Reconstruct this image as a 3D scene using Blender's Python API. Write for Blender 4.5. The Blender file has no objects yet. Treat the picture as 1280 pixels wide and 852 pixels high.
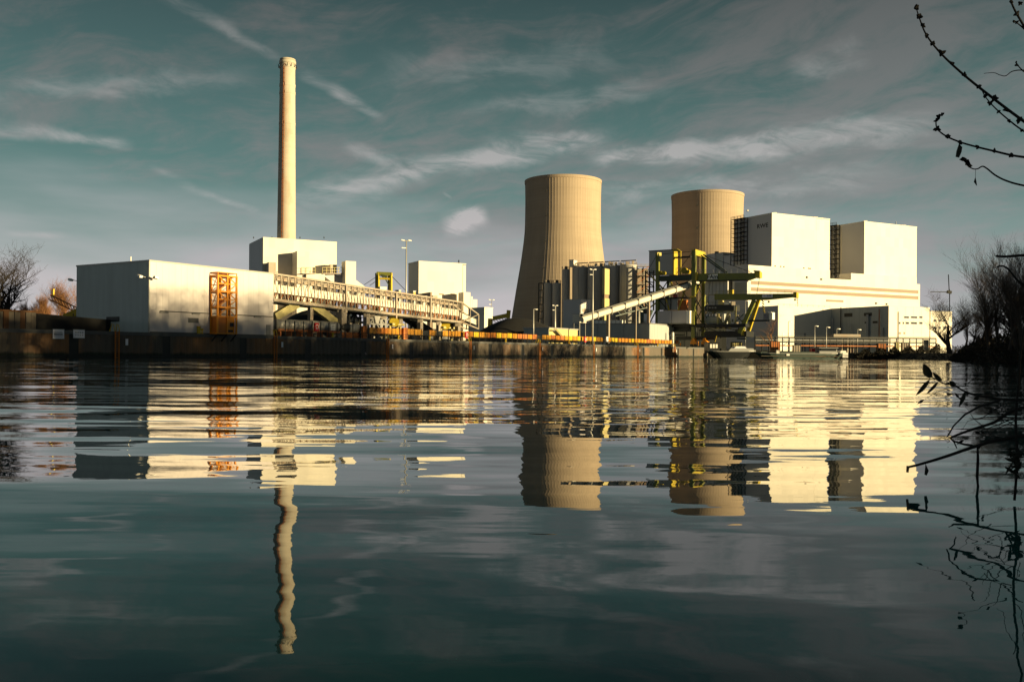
import bpy, bmesh, math, random
from math import sin, cos, radians, pi, sqrt, atan2, atan
from mathutils import Vector, Matrix
from mathutils.geometry import tessellate_polygon

scene = bpy.context.scene
COL = scene.collection
random.seed(7)

# ------------------------------------------------------------------ camera
FPX, H0, ROLL, CAMZ = 1130.0, 442.0, 0.0070, 1.0
cam_data = bpy.data.cameras.new("camera")
cam = bpy.data.objects.new("camera", cam_data)
COL.objects.link(cam)
cam_data.sensor_width = 36.0
cam_data.lens = 36.0 * FPX / 1280.0
cam_data.shift_y = (H0 - 426.0) / 1280.0
cam_data.clip_start = 0.05
cam_data.clip_end = 20000.0
cam.matrix_world = Matrix.Translation((0, 0, CAMZ)) @ Matrix.Rotation(pi / 2, 4, 'X') @ Matrix.Rotation(ROLL, 4, 'Z')
scene.camera = cam

# ------------------------------------------------------------------ sun, sky, exposure
SUN_EL = radians(5.6)
SUN_H = Vector((0.899, -0.438)).normalized()
sun_data = bpy.data.lights.new("sun", 'SUN')
sun_data.energy = 5.0
sun_data.angle = radians(0.5)
sun_data.color = (1.0, 0.775, 0.39)
sun = bpy.data.objects.new("sun", sun_data)
COL.objects.link(sun)
sun_dir = Vector((SUN_H.x * cos(SUN_EL), SUN_H.y * cos(SUN_EL), sin(SUN_EL)))
sun.rotation_euler = sun_dir.to_track_quat('Z', 'Y').to_euler()
sun.location = (200, -130, 60)

scene.view_settings.view_transform = 'Standard'
scene.view_settings.look = 'None'
scene.view_settings.exposure = 1.1
scene.view_settings.gamma = 1.0

world = bpy.data.worlds.new("World")
scene.world = world
world.use_nodes = True


class NB:
    """small helper for node trees"""
    def __init__(self, nt):
        self.nt = nt
        self.n = nt.nodes
        self.l = nt.links

    def new(self, t, **kw):
        nd = self.n.new(t)
        for k, v in kw.items():
            setattr(nd, k, v)
        return nd

    def put(self, sock, v):
        if v is None:
            return
        if isinstance(v, bpy.types.NodeSocket):
            self.l.new(v, sock)
        else:
            sock.default_value = v

    def math(self, op, a, b=None, c=None, clamp=False):
        nd = self.new('ShaderNodeMath', operation=op, use_clamp=clamp)
        self.put(nd.inputs[0], a)
        self.put(nd.inputs[1], b)
        self.put(nd.inputs[2], c)
        return nd.outputs[0]

    def comb(self, x, y, z):
        nd = self.new('ShaderNodeCombineXYZ')
        self.put(nd.inputs[0], x); self.put(nd.inputs[1], y); self.put(nd.inputs[2], z)
        return nd.outputs[0]

    def sep(self, v):
        nd = self.new('ShaderNodeSeparateXYZ')
        self.put(nd.inputs[0], v)
        return nd.outputs

    def noise(self, vec, scale, detail=3.0, rough=0.5, dist=0.0):
        nd = self.new('ShaderNodeTexNoise')
        self.put(nd.inputs['Vector'], vec)
        nd.inputs['Scale'].default_value = scale
        nd.inputs['Detail'].default_value = detail
        nd.inputs['Roughness'].default_value = rough
        nd.inputs['Distortion'].default_value = dist
        return nd.outputs['Fac'] if 'Fac' in nd.outputs else nd.outputs[0], nd.outputs['Color']

    def smooth(self, v, lo, hi, a=0.0, b=1.0):
        nd = self.new('ShaderNodeMapRange', interpolation_type='SMOOTHSTEP')
        self.put(nd.inputs[0], v)
        nd.inputs[1].default_value = lo; nd.inputs[2].default_value = hi
        nd.inputs[3].default_value = a; nd.inputs[4].default_value = b
        return nd.outputs[0]

    def ramp(self, v, stops):
        nd = self.new('ShaderNodeValToRGB')
        self.put(nd.inputs[0], v)
        e = nd.color_ramp.elements
        while len(e) < len(stops):
            e.new(0.5)
        for i, (p, col) in enumerate(stops):
            e[i].position = p
            e[i].color = (*col, 1.0)
        return nd.outputs[0]

    def mix(self, f, a, b, blend='MIX'):
        nd = self.new('ShaderNodeMix', data_type='RGBA', blend_type=blend)
        self.put(nd.inputs[0], f)
        for s, v in ((nd.inputs[6], a), (nd.inputs[7], b)):
            if isinstance(v, tuple):
                v = (*v[:3], 1.0)
            self.put(s, v)
        return nd.outputs[2]


def uv(x, y):
    """pixel of the photograph -> tangent-plane coordinates with the roll taken out"""
    dx, dy = x - 640.0, y - H0
    return dx * cos(ROLL) + dy * sin(ROLL), dx * sin(ROLL) - dy * cos(ROLL)


def angles(x, y):
    u, v = uv(x, y)
    return FPX * atan(u / FPX), FPX * atan(v / sqrt(FPX * FPX + u * u))


def build_world():
    nt = world.node_tree
    b = NB(nt)
    nt.nodes.clear()
    out = b.new('ShaderNodeOutputWorld')
    bg = b.new('ShaderNodeBackground')
    bg.inputs['Strength'].default_value = 0.068
    b.l.new(bg.outputs[0], out.inputs[0])
    sky = b.new('ShaderNodeTexSky', sky_type='NISHITA')
    sky.sun_disc = False
    sky.sun_elevation = SUN_EL
    sky.sun_rotation = atan2(SUN_H.x, SUN_H.y)
    sky.air_density = 1.0
    sky.dust_density = 1.0
    sky.ozone_density = 2.0
    tc = b.new('ShaderNodeTexCoord')
    d = b.sep(tc.outputs['Generated'])
    dx, dy, dz = d[0], d[1], d[2]
    az = b.math('MULTIPLY', b.math('ARCTAN2', dx, dy), FPX)
    el = b.math('MULTIPLY', b.math('ARCSINE', dz), FPX)
    # clear air: the physical sky pulled towards the teal of the photograph
    tint = b.mix(1.0, sky.outputs[0], SKY_TINT, 'MULTIPLY')
    grad = b.ramp(b.math('DIVIDE', el, 700.0, clamp=True), SKY_RAMP)
    tint = b.mix(1.0, tint, (2.6, 2.7, 2.8), 'DARKEN')
    clear = b.mix(SKY_MIX, tint, grad)
    # high streaky veil of cloud, drawn out along a shallow slant
    sl = b.math('MULTIPLY_ADD', az, -0.16, el)
    wob, _ = b.noise(b.comb(b.math('MULTIPLY', az, 0.0035), b.math('MULTIPLY', el, 0.007), 9.0), 1.0, 3.0, 0.5)
    sl = b.math('MULTIPLY_ADD', b.math('SUBTRACT', wob, 0.5), 90.0, sl)
    n1, _ = b.noise(b.comb(b.math('MULTIPLY', az, 0.0042), b.math('MULTIPLY', sl, 0.020), 2.0), 1.0, 7.0, 0.62, 0.5)
    n2, _ = b.noise(b.comb(b.math('MULTIPLY', az, 0.0016), b.math('MULTIPLY', el, 0.0040), 3.7), 1.0, 2.0, 0.5)
    n3, _ = b.noise(b.comb(b.math('MULTIPLY', az, 0.010), b.math('MULTIPLY', sl, 0.022), 6.0), 1.0, 8.0, 0.66, 0.9)
    side = b.smooth(az, -450.0, 500.0, -0.03, 0.13)
    cov = b.math('ADD', b.math('ADD', n1, b.math('MULTIPLY', b.math('SUBTRACT', n2, 0.5), 0.6)), side)
    cov = b.math('MULTIPLY_ADD', b.math('SUBTRACT', n3, 0.5), 0.55, cov)
    veil = b.smooth(cov, 0.42, 0.80)
    veil = b.math('MULTIPLY', veil, b.smooth(el, 0.0, 120.0, 0.75, 1.0))
    cl_col = b.ramp(b.math('DIVIDE', el, 700.0, clamp=True), CLOUD_RAMP)
    col = b.mix(b.math('MULTIPLY', veil, 0.85), clear, cl_col)
    # low bank of lilac haze cloud on the horizon
    nh, _ = b.noise(b.comb(b.math('MULTIPLY', az, 0.004), b.math('MULTIPLY', el, 0.018), 1.3), 1.0, 4.0, 0.5)
    low = b.smooth(b.math('ADD', b.math('MULTIPLY', b.math('SUBTRACT', nh, 0.5), 170.0), el), 215.0, 25.0)
    low = b.math('MULTIPLY', low, b.smooth(az, 250.0, 620.0, 1.0, 0.35))
    col = b.mix(b.math('MULTIPLY', low, 0.80), col, LOW_COL)
    # separate wisps and contrails, each a segment in azimuth and elevation
    nw, ncol = b.noise(b.comb(b.math('MULTIPLY', az, 0.011), b.math('MULTIPLY', el, 0.020), 0.0), 1.0, 6.0, 0.62, 0.6)
    nf, _ = b.noise(b.comb(b.math('MULTIPLY_ADD', el, -0.012, b.math('MULTIPLY', az, 0.012)), b.math('MULTIPLY_ADD', az, 0.006, b.math('MULTIPLY', el, 0.036)), 5.0), 1.0, 8.0, 0.62, 0.7)
    total = None
    for (x1, y1, x2, y2, w, amt, warp) in WISPS:
        u1, v1 = angles(x1, y1); u2, v2 = angles(x2, y2)
        L = math.hypot(u2 - u1, v2 - v1)
        ex, ey = (u2 - u1) / L, (v2 - v1) / L
        rx = b.math('SUBTRACT', az, u1); ry = b.math('SUBTRACT', el, v1)
        t = b.math('DIVIDE', b.math('MULTIPLY_ADD', rx, ex, b.math('MULTIPLY', ry, ey)), L)
        q = b.math('MULTIPLY_ADD', ry, ex, b.math('MULTIPLY', rx, -ey))
        q = b.math('MULTIPLY_ADD', b.math('SUBTRACT', nw, 0.5), warp, q)
        prof = b.smooth(b.math('ABSOLUTE', q), w, 0.0)
        ends = b.math('MULTIPLY', b.smooth(t, -0.05, 0.30), b.smooth(t, 1.05, 0.70))
        m = b.math('MULTIPLY', b.math('MULTIPLY', prof, ends), amt)
        total = m if total is None else b.math('ADD', total, m)
    total = b.math('MULTIPLY', total, b.smooth(nf, 0.30, 0.68, 0.10, 1.12))
    total = b.math('MINIMUM', total, 0.9)
    w_col = b.ramp(b.math('DIVIDE', el, 700.0, clamp=True), WISP_RAMP)
    col = b.mix(total, col, w_col)
    b.l.new(col, bg.inputs['Color'])


# radiances here are ten times the displayed linear value (the Background strength is 0.10)
SKY_TINT = (0.75, 0.95, 0.85)
SKY_MIX = 0.90
SKY_RAMP = [(0.0, (2.3, 2.55, 2.5)), (0.16, (1.35, 2.05, 1.92)), (0.32, (0.72, 1.36, 1.27)),
            (0.50, (0.40, 0.76, 0.72)), (0.66, (0.20, 0.34, 0.335)), (1.0, (0.11, 0.17, 0.175))]
CLOUD_RAMP = [(0.0, (2.2, 2.12, 2.2)), (0.3, (1.6, 1.66, 1.66)), (0.62, (0.72, 0.76, 0.76)), (1.0, (0.32, 0.34, 0.35))]
WISP_RAMP = [(0.0, (4.6, 4.0, 4.1)), (0.3, (3.2, 3.15, 3.1)), (0.62, (1.4, 1.48, 1.45)), (1.0, (0.8, 0.84, 0.82))]
LOW_COL = (4.2, 3.8, 3.95)
WISPS = [
    (195, -12, 300, 46, 12, 0.48, 26), (270, 30, 356, 80, 9, 0.55, 16), (366, 84, 440, 122, 10, 0.42, 18), (410, 104, 482, 152, 11, 0.6, 26),
    (340, 254, 560, 208, 24, 0.75, 34), (500, 212, 770, 172, 20, 1.0, 30), (425, 180, 500, 208, 13, 0.5, 30), (600, 178, 760, 170, 12, 0.6, 20),
    (730, 200, 880, 184, 15, 1.1, 24), (800, 196, 1000, 176, 20, 1.0, 34), (930, 180, 1200, 150, 32, 0.8, 50),
    (551, 283, 612, 271, 19, 1.5, 30), (560, 280, 600, 268, 12, 0.6, 30),
    (-40, 155, 90, 168, 12, 0.55, 20), (60, 166, 168, 183, 9, 0.65, 16), (185, 208, 250, 238, 8, 0.40, 16), (235, 234, 335, 268, 6, 0.42, 8),
    (-60, 116, 330, 92, 20, 0.40, 50), (450, 92, 800, 66, 30, 0.30, 70), (980, 88, 1090, 72, 26, 0.45, 60),
    (560, 136, 860, 112, 18, 0.35, 50), (700, 244, 1150, 215, 24, 0.45, 60), (-40, 340, 120, 352, 16, 0.5, 20),
    (0, 292, 90, 295, 6, 0.4, 8), (553, 240, 566, 248, 3, 0.35, 3),
]
build_world()

# ------------------------------------------------------------------ materials
MAT = {}


def mat(name, col, rough=0.6, metal=0.0, var=0.15, scale=0.6, streak=0.0, col2=None, amt2=0.0, scale2=0.5,
        bump=0.0, spec=0.4, zstretch=1.0, rings=0.0, sheets=0.0, tide=False):
    """procedural material: tone variation, optional vertical streaks, optional second colour in patches"""
    m = bpy.data.materials.new(name)
    m.use_nodes = True
    nt = m.node_tree
    b = NB(nt)
    bs = nt.nodes['Principled BSDF']
    geo = b.new('ShaderNodeNewGeometry')
    p = b.sep(geo.outputs['Position'])
    v = b.comb(p[0], p[1], b.math('MULTIPLY', p[2], zstretch))
    n, _ = b.noise(v, scale, 5.0, 0.6)
    k = b.math('MULTIPLY_ADD', b.math('SUBTRACT', n, 0.5), 2.0 * var, 1.0)
    if streak:
        vs = b.comb(p[0], p[1], b.math('MULTIPLY', p[2], 0.06))
        n2, _ = b.noise(vs, scale * 3.0, 4.0, 0.65)
        k = b.math('MULTIPLY', k, b.math('MULTIPLY_ADD', b.math('SUBTRACT', n2, 0.5), 2.0 * streak, 1.0))
    if sheets:
        # each cladding sheet has weathered a little differently
        sn = b.comb(b.math('FLOOR', b.math('MULTIPLY_ADD', p[0], 0.20, b.math('MULTIPLY', p[1], 0.11))), 0.0, b.math('FLOOR', b.math('MULTIPLY', p[2], 0.16)))
        wn = b.new('ShaderNodeTexWhiteNoise', noise_dimensions='3D')
        b.l.new(sn, wn.inputs['Vector'])
        k = b.math('MULTIPLY', k, b.math('MULTIPLY_ADD', b.math('SUBTRACT', wn.outputs['Value'], 0.5), 2.0 * sheets, 1.0))
    if rings:
        # casting lifts: tone changes from ring to ring up the shell
        nr, _ = b.noise(b.comb(b.math('MULTIPLY', p[0], 0.004), b.math('MULTIPLY', p[1], 0.004), b.math('MULTIPLY', p[2], 0.34)), 1.0, 4.0, 0.7)
        k = b.math('MULTIPLY', k, b.math('MULTIPLY_ADD', b.math('SUBTRACT', nr, 0.5), 2.0 * rings, 1.0))
    base = b.mix(0.0, col, col)
    if col2:
        vp = b.comb(p[0], p[1], b.math('MULTIPLY', p[2], 0.35))
        n3, _ = b.noise(vp, scale2, 5.0, 0.65)
        base = b.mix(b.math('MULTIPLY', b.smooth(n3, 0.48, 0.66), amt2), base, col2)
    if tide:
        nt_, _ = b.noise(b.comb(p[0], p[1], 0.0), 0.5, 4.0, 0.6)
        base = b.mix(b.smooth(b.math('MULTIPLY_ADD', nt_, -0.8, p[2]), 0.55, 0.05), base, (0.012, 0.018, 0.010))
    vm = b.new('ShaderNodeVectorMath', operation='SCALE')
    b.l.new(base, vm.inputs[0])
    b.l.new(k, vm.inputs['Scale'])
    b.l.new(vm.outputs[0], bs.inputs['Base Color'])
    bs.inputs['Roughness'].default_value = rough
    bs.inputs['Metallic'].default_value = metal
    bs.inputs['Specular IOR Level'].default_value = spec
    if bump:
        bp = b.new('ShaderNodeBump')
        bp.inputs['Strength'].default_value = bump
        bp.inputs['Distance'].default_value = 0.1
        b.l.new(n, bp.inputs['Height'])
        b.l.new(bp.outputs[0], bs.inputs['Normal'])
    MAT[name] = m
    return m


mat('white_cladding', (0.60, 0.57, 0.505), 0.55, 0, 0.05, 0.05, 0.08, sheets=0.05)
mat('grey_cladding', (0.54, 0.505, 0.52), 0.5, 0, 0.06, 0.2, 0.14)
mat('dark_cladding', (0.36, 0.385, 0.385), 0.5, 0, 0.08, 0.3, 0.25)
mat('end_cladding', (0.54, 0.58, 0.58), 0.5, 0, 0.06, 0.3, 0.22)
mat('shade_cladding', (0.46, 0.46, 0.48), 0.55, 0, 0.06, 0.05, 0.05)  # dull grey; also paints shade on the unlit sides of pale blocks
mat('tan_band', (0.21, 0.148, 0.10), 0.6, 0, 0.08, 0.1)
mat('concrete', (0.345, 0.275, 0.205), 0.85, 0, 0.10, 0.05, 0.16, rings=0.16)
mat('chimney_concrete', (0.43, 0.39, 0.325), 0.85, 0, 0.10, 0.08, 0.12, (0.31, 0.225, 0.15), 0.4, 0.12, rings=0.14)
mat('silo_concrete', (0.36, 0.35, 0.34), 0.85, 0, 0.12, 0.1, 0.22)
mat('cap_concrete', (0.10, 0.10, 0.10), 0.8, 0, 0.2, 0.8)
mat('rust_sheet', (0.095, 0.078, 0.062), 0.65, 0.0, 0.28, 0.20, 0.18, (0.27, 0.12, 0.036), 0.7, 0.08, tide=True)
mat('dark_steel', (0.025, 0.027, 0.027), 0.5, 0.2, 0.3, 1.0)
mat('black_steel', (0.014, 0.016, 0.016), 0.5, 0.1, 0.3, 1.0)
mat('grey_steel', (0.24, 0.24, 0.24), 0.45, 0.2, 0.12, 1.0, 0.1)
mat('galvanised', (0.36, 0.355, 0.34), 0.45, 0.25, 0.12, 0.8)
mat('cream_steel', (0.31, 0.27, 0.225), 0.5, 0, 0.15, 0.6, 0.1, (0.35, 0.18, 0.07), 0.35, 0.5)
mat('cream_paint', (0.48, 0.42, 0.19), 0.5, 0, 0.1, 0.5)
mat('crane_green', (0.17, 0.18, 0.03), 0.45, 0, 0.15, 0.6, 0.12, (0.12, 0.13, 0.04), 0.4, 0.4)
mat('crane_yellow', (0.45, 0.34, 0.025), 0.45, 0, 0.12, 0.6)
mat('dark_green', (0.045, 0.06, 0.035), 0.5, 0, 0.25, 0.8)
mat('safety_yellow', (0.52, 0.36, 0.015), 0.45, 0, 0.12, 1.5, 0.1)
mat('rust_dark', (0.085, 0.040, 0.018), 0.8, 0, 0.3, 0.5, 0.3, (0.20, 0.08, 0.02), 0.5, 0.3)
mat('panel_yellow', (0.44, 0.21, 0.016), 0.5, 0, 0.2, 0.22, 0.15, (0.34, 0.085, 0.010), 0.8, 0.09)
mat('orange_paint', (0.64, 0.24, 0.012), 0.45, 0, 0.15, 0.8)
mat('orange_dark', (0.46, 0.14, 0.012), 0.5, 0, 0.2, 0.8)
mat('rust_orange', (0.40, 0.13, 0.03), 0.7, 0, 0.3, 0.7, 0.2, (0.14, 0.05, 0.02), 0.6, 0.5)
mat('red_paint', (0.60, 0.02, 0.02), 0.4, 0, 0.1, 2.0)
mat('white_paint', (0.78, 0.77, 0.74), 0.45, 0, 0.05, 2.0)
mat('lilac_board', (0.78, 0.76, 0.82), 0.5, 0, 0.05, 2.0)
mat('black_print', (0.012, 0.012, 0.012), 0.6, 0, 0.1, 2.0)
mat('grey_print', (0.13, 0.13, 0.15), 0.6, 0, 0.1, 2.0)
mat('window_dark', (0.03, 0.035, 0.04), 0.12, 0, 0.2, 0.6, spec=0.6)
mat('coal', (0.012, 0.012, 0.013), 0.85, 0, 0.4, 0.6, bump=0.6)
mat('soil', (0.045, 0.040, 0.030), 0.95, 0, 0.3, 0.3, bump=0.3)
mat('brush', (0.018, 0.016, 0.011), 0.95, 0, 0.4, 0.6)
mat('bark_dark', (0.050, 0.038, 0.032), 0.9, 0, 0.3, 1.5)
mat('bark_black', (0.018, 0.014, 0.012), 0.9, 0, 0.3, 1.5)
mat('bark_warm', (0.20, 0.095, 0.04), 0.9, 0, 0.3, 1.5)
mat('twig', (0.014, 0.012, 0.011), 0.8, 0, 0.3, 30.0)
mat('leaf_dark', (0.014, 0.017, 0.010), 0.6, 0, 0.3, 20.0)
mat('hull_black', (0.018, 0.020, 0.021), 0.4, 0, 0.3, 0.8, 0.2)
mat('hull_green', (0.05, 0.075, 0.07), 0.5, 0, 0.2, 0.8, 0.2)
mat('boat_grey', (0.33, 0.34, 0.35), 0.45, 0, 0.1, 1.0)
mat('brown_feather', (0.02, 0.016, 0.013), 0.8, 0, 0.3, 20.0)


def water_material():
    m = bpy.data.materials.new('water')
    m.use_nodes = True
    b = NB(m.node_tree)
    bs = m.node_tree.nodes['Principled BSDF']
    bs.inputs['Base Color'].default_value = (0.008, 0.085, 0.080, 1)
    bs.inputs['Roughness'].default_value = 0.012
    bs.inputs['IOR'].default_value = 1.333
    geo = b.new('ShaderNodeNewGeometry')
    p = b.sep(geo.outputs['Position'])
    # wave slopes: long swell, ripples and a fine chop that grows with distance from the sheltered bank
    sx = sy = None
    far = b.smooth(p[1], 4.5, 18.0)
    calm, _ = b.noise(b.comb(b.math('MULTIPLY', p[0], 0.05), b.math('MULTIPLY', p[1], 0.11), 4.0), 1.0, 2.0, 0.5)
    calm = b.smooth(calm, 0.35, 0.65, 0.55, 1.2)
    for (fx, fy, ax, ay, gn, gf, det, off) in WAVES:
        _, c = b.noise(b.comb(b.math('MULTIPLY', p[0], fx), b.math('MULTIPLY', p[1], fy), off), 1.0, det, 0.5)
        cs = b.sep(c)
        g = b.math('MULTIPLY', b.math('MULTIPLY_ADD', far, gf - gn, gn), calm)
        tx = b.math('MULTIPLY', b.math('MULTIPLY', b.math('SUBTRACT', cs[0], 0.5), ax), g)
        ty = b.math('MULTIPLY', b.math('MULTIPLY', b.math('SUBTRACT', cs[1], 0.5), ay), g)
        sx = tx if sx is None else b.math('ADD', sx, tx)
        sy = ty if sy is None else b.math('ADD', sy, ty)
    nv = b.new('ShaderNodeVectorMath', operation='NORMALIZE')
    b.l.new(b.comb(sx, sy, 1.0), nv.inputs[0])
    b.l.new(nv.outputs[0], bs.inputs['Normal'])
    MAT['water'] = m


#        fx    fy    ax    ay   gain near, far, detail, offset
WAVES = [(0.12, 0.40, 0.050, 0.080, 1.0, 1.35, 1.0, 0.0),
         (0.34, 1.60, 0.034, 0.074, 0.90, 2.3, 1.0, 7.0),
         (0.80, 4.40, 0.036, 0.052, 0.65, 2.0, 3.0, 13.0),
         (2.60, 9.50, 0.020, 0.016, 0.70, 0.6, 2.0, 21.0)]
water_material()


# ------------------------------------------------------------------ frames
class Frame:
    """s runs along a building line away from the camera, d runs back from it, z up"""
    def __init__(self, origin, ang):
        self.o = Vector((origin[0], origin[1], 0))
        self.a = Vector((sin(radians(ang)), cos(radians(ang)), 0))
        self.n = Vector((cos(radians(ang)), -sin(radians(ang)), 0))

    def pt(self, s, d, z):
        return self.o + self.a * s - self.n * d + Vector((0, 0, z))

    def f(self, x, y, d):
        u, v = uv(x, y)
        k = self.n.dot(self.o) - d
        Y = k / (self.n.x * u / FPX + self.n.y)
        P = Vector((u * Y / FPX, Y, 0))
        return self.a.dot(P - self.o), CAMZ + v * Y / FPX

    def g(self, x, y, s):
        u, v = uv(x, y)
        k = self.a.dot(self.o) + s
        Y = k / (self.a.x * u / FPX + self.a.y)
        P = Vector((u * Y / FPX, Y, 0))
        return -self.n.dot(P - self.o), CAMZ + v * Y / FPX


def W(x, y, Y):
    u, v = uv(x, y)
    return Vector((u * Y / FPX, Y, CAMZ + v * Y / FPX))


Q = Frame((-70.2, 124.0), 31.8)                  # the quay
pw = W(965, 267, 560.0)
P = Frame(pw, 62.0)                              # boiler houses on the right
lw = W(329, 297.5, 640.0)
L = Frame(lw, 62.0)                              # filter house under the chimney
mw = W(523.5, 327, 535.0)
Mf = Frame(mw, 62.0)                             # pale hall in the middle
QTOP = 4.0
GZ = 3.7

# ------------------------------------------------------------------ object helpers
LOC = {}
ZERO = Vector((0, 0, 0))


class MB:
    def __init__(self):
        self.v = []
        self.f = []

    def add(self, vs, fs):
        k = len(self.v)
        self.v.extend(Vector(p) for p in vs)
        self.f.extend(tuple(i + k for i in q) for q in fs)
        return self

    def hexa(self, c):
        return self.add(c, [(0, 3, 2, 1), (4, 5, 6, 7), (0, 1, 5, 4), (1, 2, 6, 5), (2, 3, 7, 6), (3, 0, 4, 7)])

    def box(self, x0, x1, y0, y1, z0, z1):
        return self.hexa([(x0, y0, z0), (x1, y0, z0), (x1, y1, z0), (x0, y1, z0),
                          (x0, y0, z1), (x1, y0, z1), (x1, y1, z1), (x0, y1, z1)])

    def fbox(self, fr, s0, s1, d0, d1, z0, z1):
        s0, s1 = min(s0, s1), max(s0, s1); d0, d1 = min(d0, d1), max(d0, d1); z0, z1 = min(z0, z1), max(z0, z1)
        return self.hexa([fr.pt(s0, d0, z0), fr.pt(s1, d0, z0), fr.pt(s1, d1, z0), fr.pt(s0, d1, z0),
                          fr.pt(s0, d0, z1), fr.pt(s1, d0, z1), fr.pt(s1, d1, z1), fr.pt(s0, d1, z1)])

    def bar(self, p, q, w, h=None):
        p, q = Vector(p), Vector(q)
        h = h or w
        t = (q - p)
        if t.length < 1e-6:
            return self
        t.normalize()
        up = Vector((0, 0, 1)) if abs(t.z) < 0.95 else Vector((0.527, 0.85, 0))
        a = t.cross(up).normalized() * (w / 2)
        c = a.cross(t).normalized() * (h / 2)
        return self.hexa([p - a - c, p + a - c, p + a + c, p - a + c, q - a - c, q + a - c, q + a + c, q - a + c])

    def tube(self, pts, rad, n=5, cap=True):
        pts = [Vector(p) for p in pts]
        k = len(self.v)
        m = len(pts)
        ref = Vector((0.31, 0.2, 0.93))
        for i, p in enumerate(pts):
            t = (pts[min(i + 1, m - 1)] - pts[max(i - 1, 0)])
            t = t.normalized() if t.length > 1e-9 else Vector((0, 0, 1))
            a = t.cross(ref)
            if a.length < 1e-3:
                a = t.cross(Vector((1, 0, 0)))
            a.normalize()
            c = t.cross(a)
            r = rad[i] if isinstance(rad, (list, tuple)) else rad
            for j in range(n):
                th = 2 * pi * j / n
                self.v.append(p + a * (cos(th) * r) + c * (sin(th) * r))
        for i in range(m - 1):
            for j in range(n):
                j2 = (j + 1) % n
                self.f.append((k + i * n + j, k + i * n + j2, k + (i + 1) * n + j2, k + (i + 1) * n + j))
        if cap:
            self.f.append(tuple(k + j for j in range(n))[::-1])
            self.f.append(tuple(k + (m - 1) * n + j for j in range(n)))
        return self

    def lathe(self, c, prof, n=24, cap=True):
        k = len(self.v)
        c = Vector(c)
        for (r, z) in prof:
            for j in range(n):
                th = 2 * pi * j / n
                self.v.append(c + Vector((r * cos(th), r * sin(th), z)))
        for i in range(len(prof) - 1):
            for j in range(n):
                j2 = (j + 1) % n
                self.f.append((k + i * n + j, k + i * n + j2, k + (i + 1) * n + j2, k + (i + 1) * n + j))
        if cap:
            self.f.append(tuple(k + j for j in range(n))[::-1])
            self.f.append(tuple(k + (len(prof) - 1) * n + j for j in range(n)))
        return self

    def prism(self, poly, vec):
        n = len(poly)
        vec = Vector(vec)
        poly = [Vector(p) for p in poly]
        return self.add(poly + [p + vec for p in poly],
                        [tuple(range(n))[::-1], tuple(range(n, 2 * n))] +
                        [(i, (i + 1) % n, n + (i + 1) % n, n + i) for i in range(n)])

    def mesh(self, name, m, off=ZERO, smooth=False):
        me = bpy.data.meshes.new(name)
        me.from_pydata([p - off for p in self.v], [], self.f)
        bm = bmesh.new()
        bm.from_mesh(me)
        bmesh.ops.recalc_face_normals(bm, faces=bm.faces)
        bm.to_mesh(me)
        bm.free()
        me.materials.append(MAT[m])
        if smooth:
            for p_ in me.polygons:
                p_.use_smooth = True
        me.update()
        return me

    def build(self, name, m, parent=None, smooth=False, label=None):
        off = LOC[parent] if parent is not None else ZERO
        o = bpy.data.objects.new(name, self.mesh(name, m, off, smooth))
        COL.objects.link(o)
        if parent is not None:
            o.parent = parent
            LOC[o] = off
        if label:
            o['label'] = label
        return o

    def solid(self, name, m, label, cat, group=None, kind=None, smooth=False):
        """a thing that is one mesh, its origin at the middle of its base"""
        xs = [p.x for p in self.v]; ys = [p.y for p in self.v]; zs = [p.z for p in self.v]
        off = Vector(((min(xs) + max(xs)) / 2, (min(ys) + max(ys)) / 2, min(zs)))
        o = bpy.data.objects.new(name, self.mesh(name, m, off, smooth))
        COL.objects.link(o)
        o.location = off
        LOC[o] = off
        tag(o, label, cat, group, kind)
        return o


def tag(o, label=None, cat=None, group=None, kind=None):
    if label: o['label'] = label
    if cat: o['category'] = cat
    if group: o['group'] = group
    if kind: o['kind'] = kind
    return o


def thing(name, label, cat, loc, group=None):
    o = bpy.data.objects.new(name, None)
    COL.objects.link(o)
    o.location = loc
    LOC[o] = Vector(loc)
    return tag(o, label, cat, group)


def place(mesh, name, parent, loc, rot=None, scale=None):
    """one more piece that shares a mesh"""
    o = bpy.data.objects.new(name, mesh)
    COL.objects.link(o)
    o.location = Vector(loc) - (LOC[parent] if parent is not None else ZERO)
    if rot is not None: o.rotation_euler = rot
    if scale is not None: o.scale = scale
    if parent is not None:
        o.parent = parent
        LOC[o] = LOC[parent]
    return o


def copy_tree(o, parent=None):
    c = o.copy()
    COL.objects.link(c)
    c.parent = parent
    for ch in list(o.children):
        copy_tree(ch, c)
    return c


def text(body, size, m, parent, pos, xdir, name='lettering', align='CENTER', extrude=0.02, squash=1.0):
    cu = bpy.data.curves.new(name, 'FONT')
    cu.body = body
    cu.size = size
    cu.extrude = extrude
    cu.offset = size * 0.018
    cu.align_x = align
    cu.align_y = 'CENTER'
    cu.materials.append(MAT[m])
    tmp = bpy.data.objects.new('lettering_curve', cu)
    COL.objects.link(tmp)
    me = bpy.data.meshes.new_from_object(tmp.evaluated_get(bpy.context.evaluated_depsgraph_get()))
    bpy.data.objects.remove(tmp)
    o = bpy.data.objects.new(name, me)
    COL.objects.link(o)
    x = Vector(xdir).normalized()
    z = x.cross(Vector((0, 0, 1)))
    R = Matrix((x, Vector((0, 0, 1)), z)).transposed().to_4x4()
    o.matrix_local = Matrix.Translation(Vector(pos) - LOC[parent]) @ R @ Matrix.Diagonal((squash, 1, 1, 1))
    o.parent = parent
    LOC[o] = LOC[parent]
    return o


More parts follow.
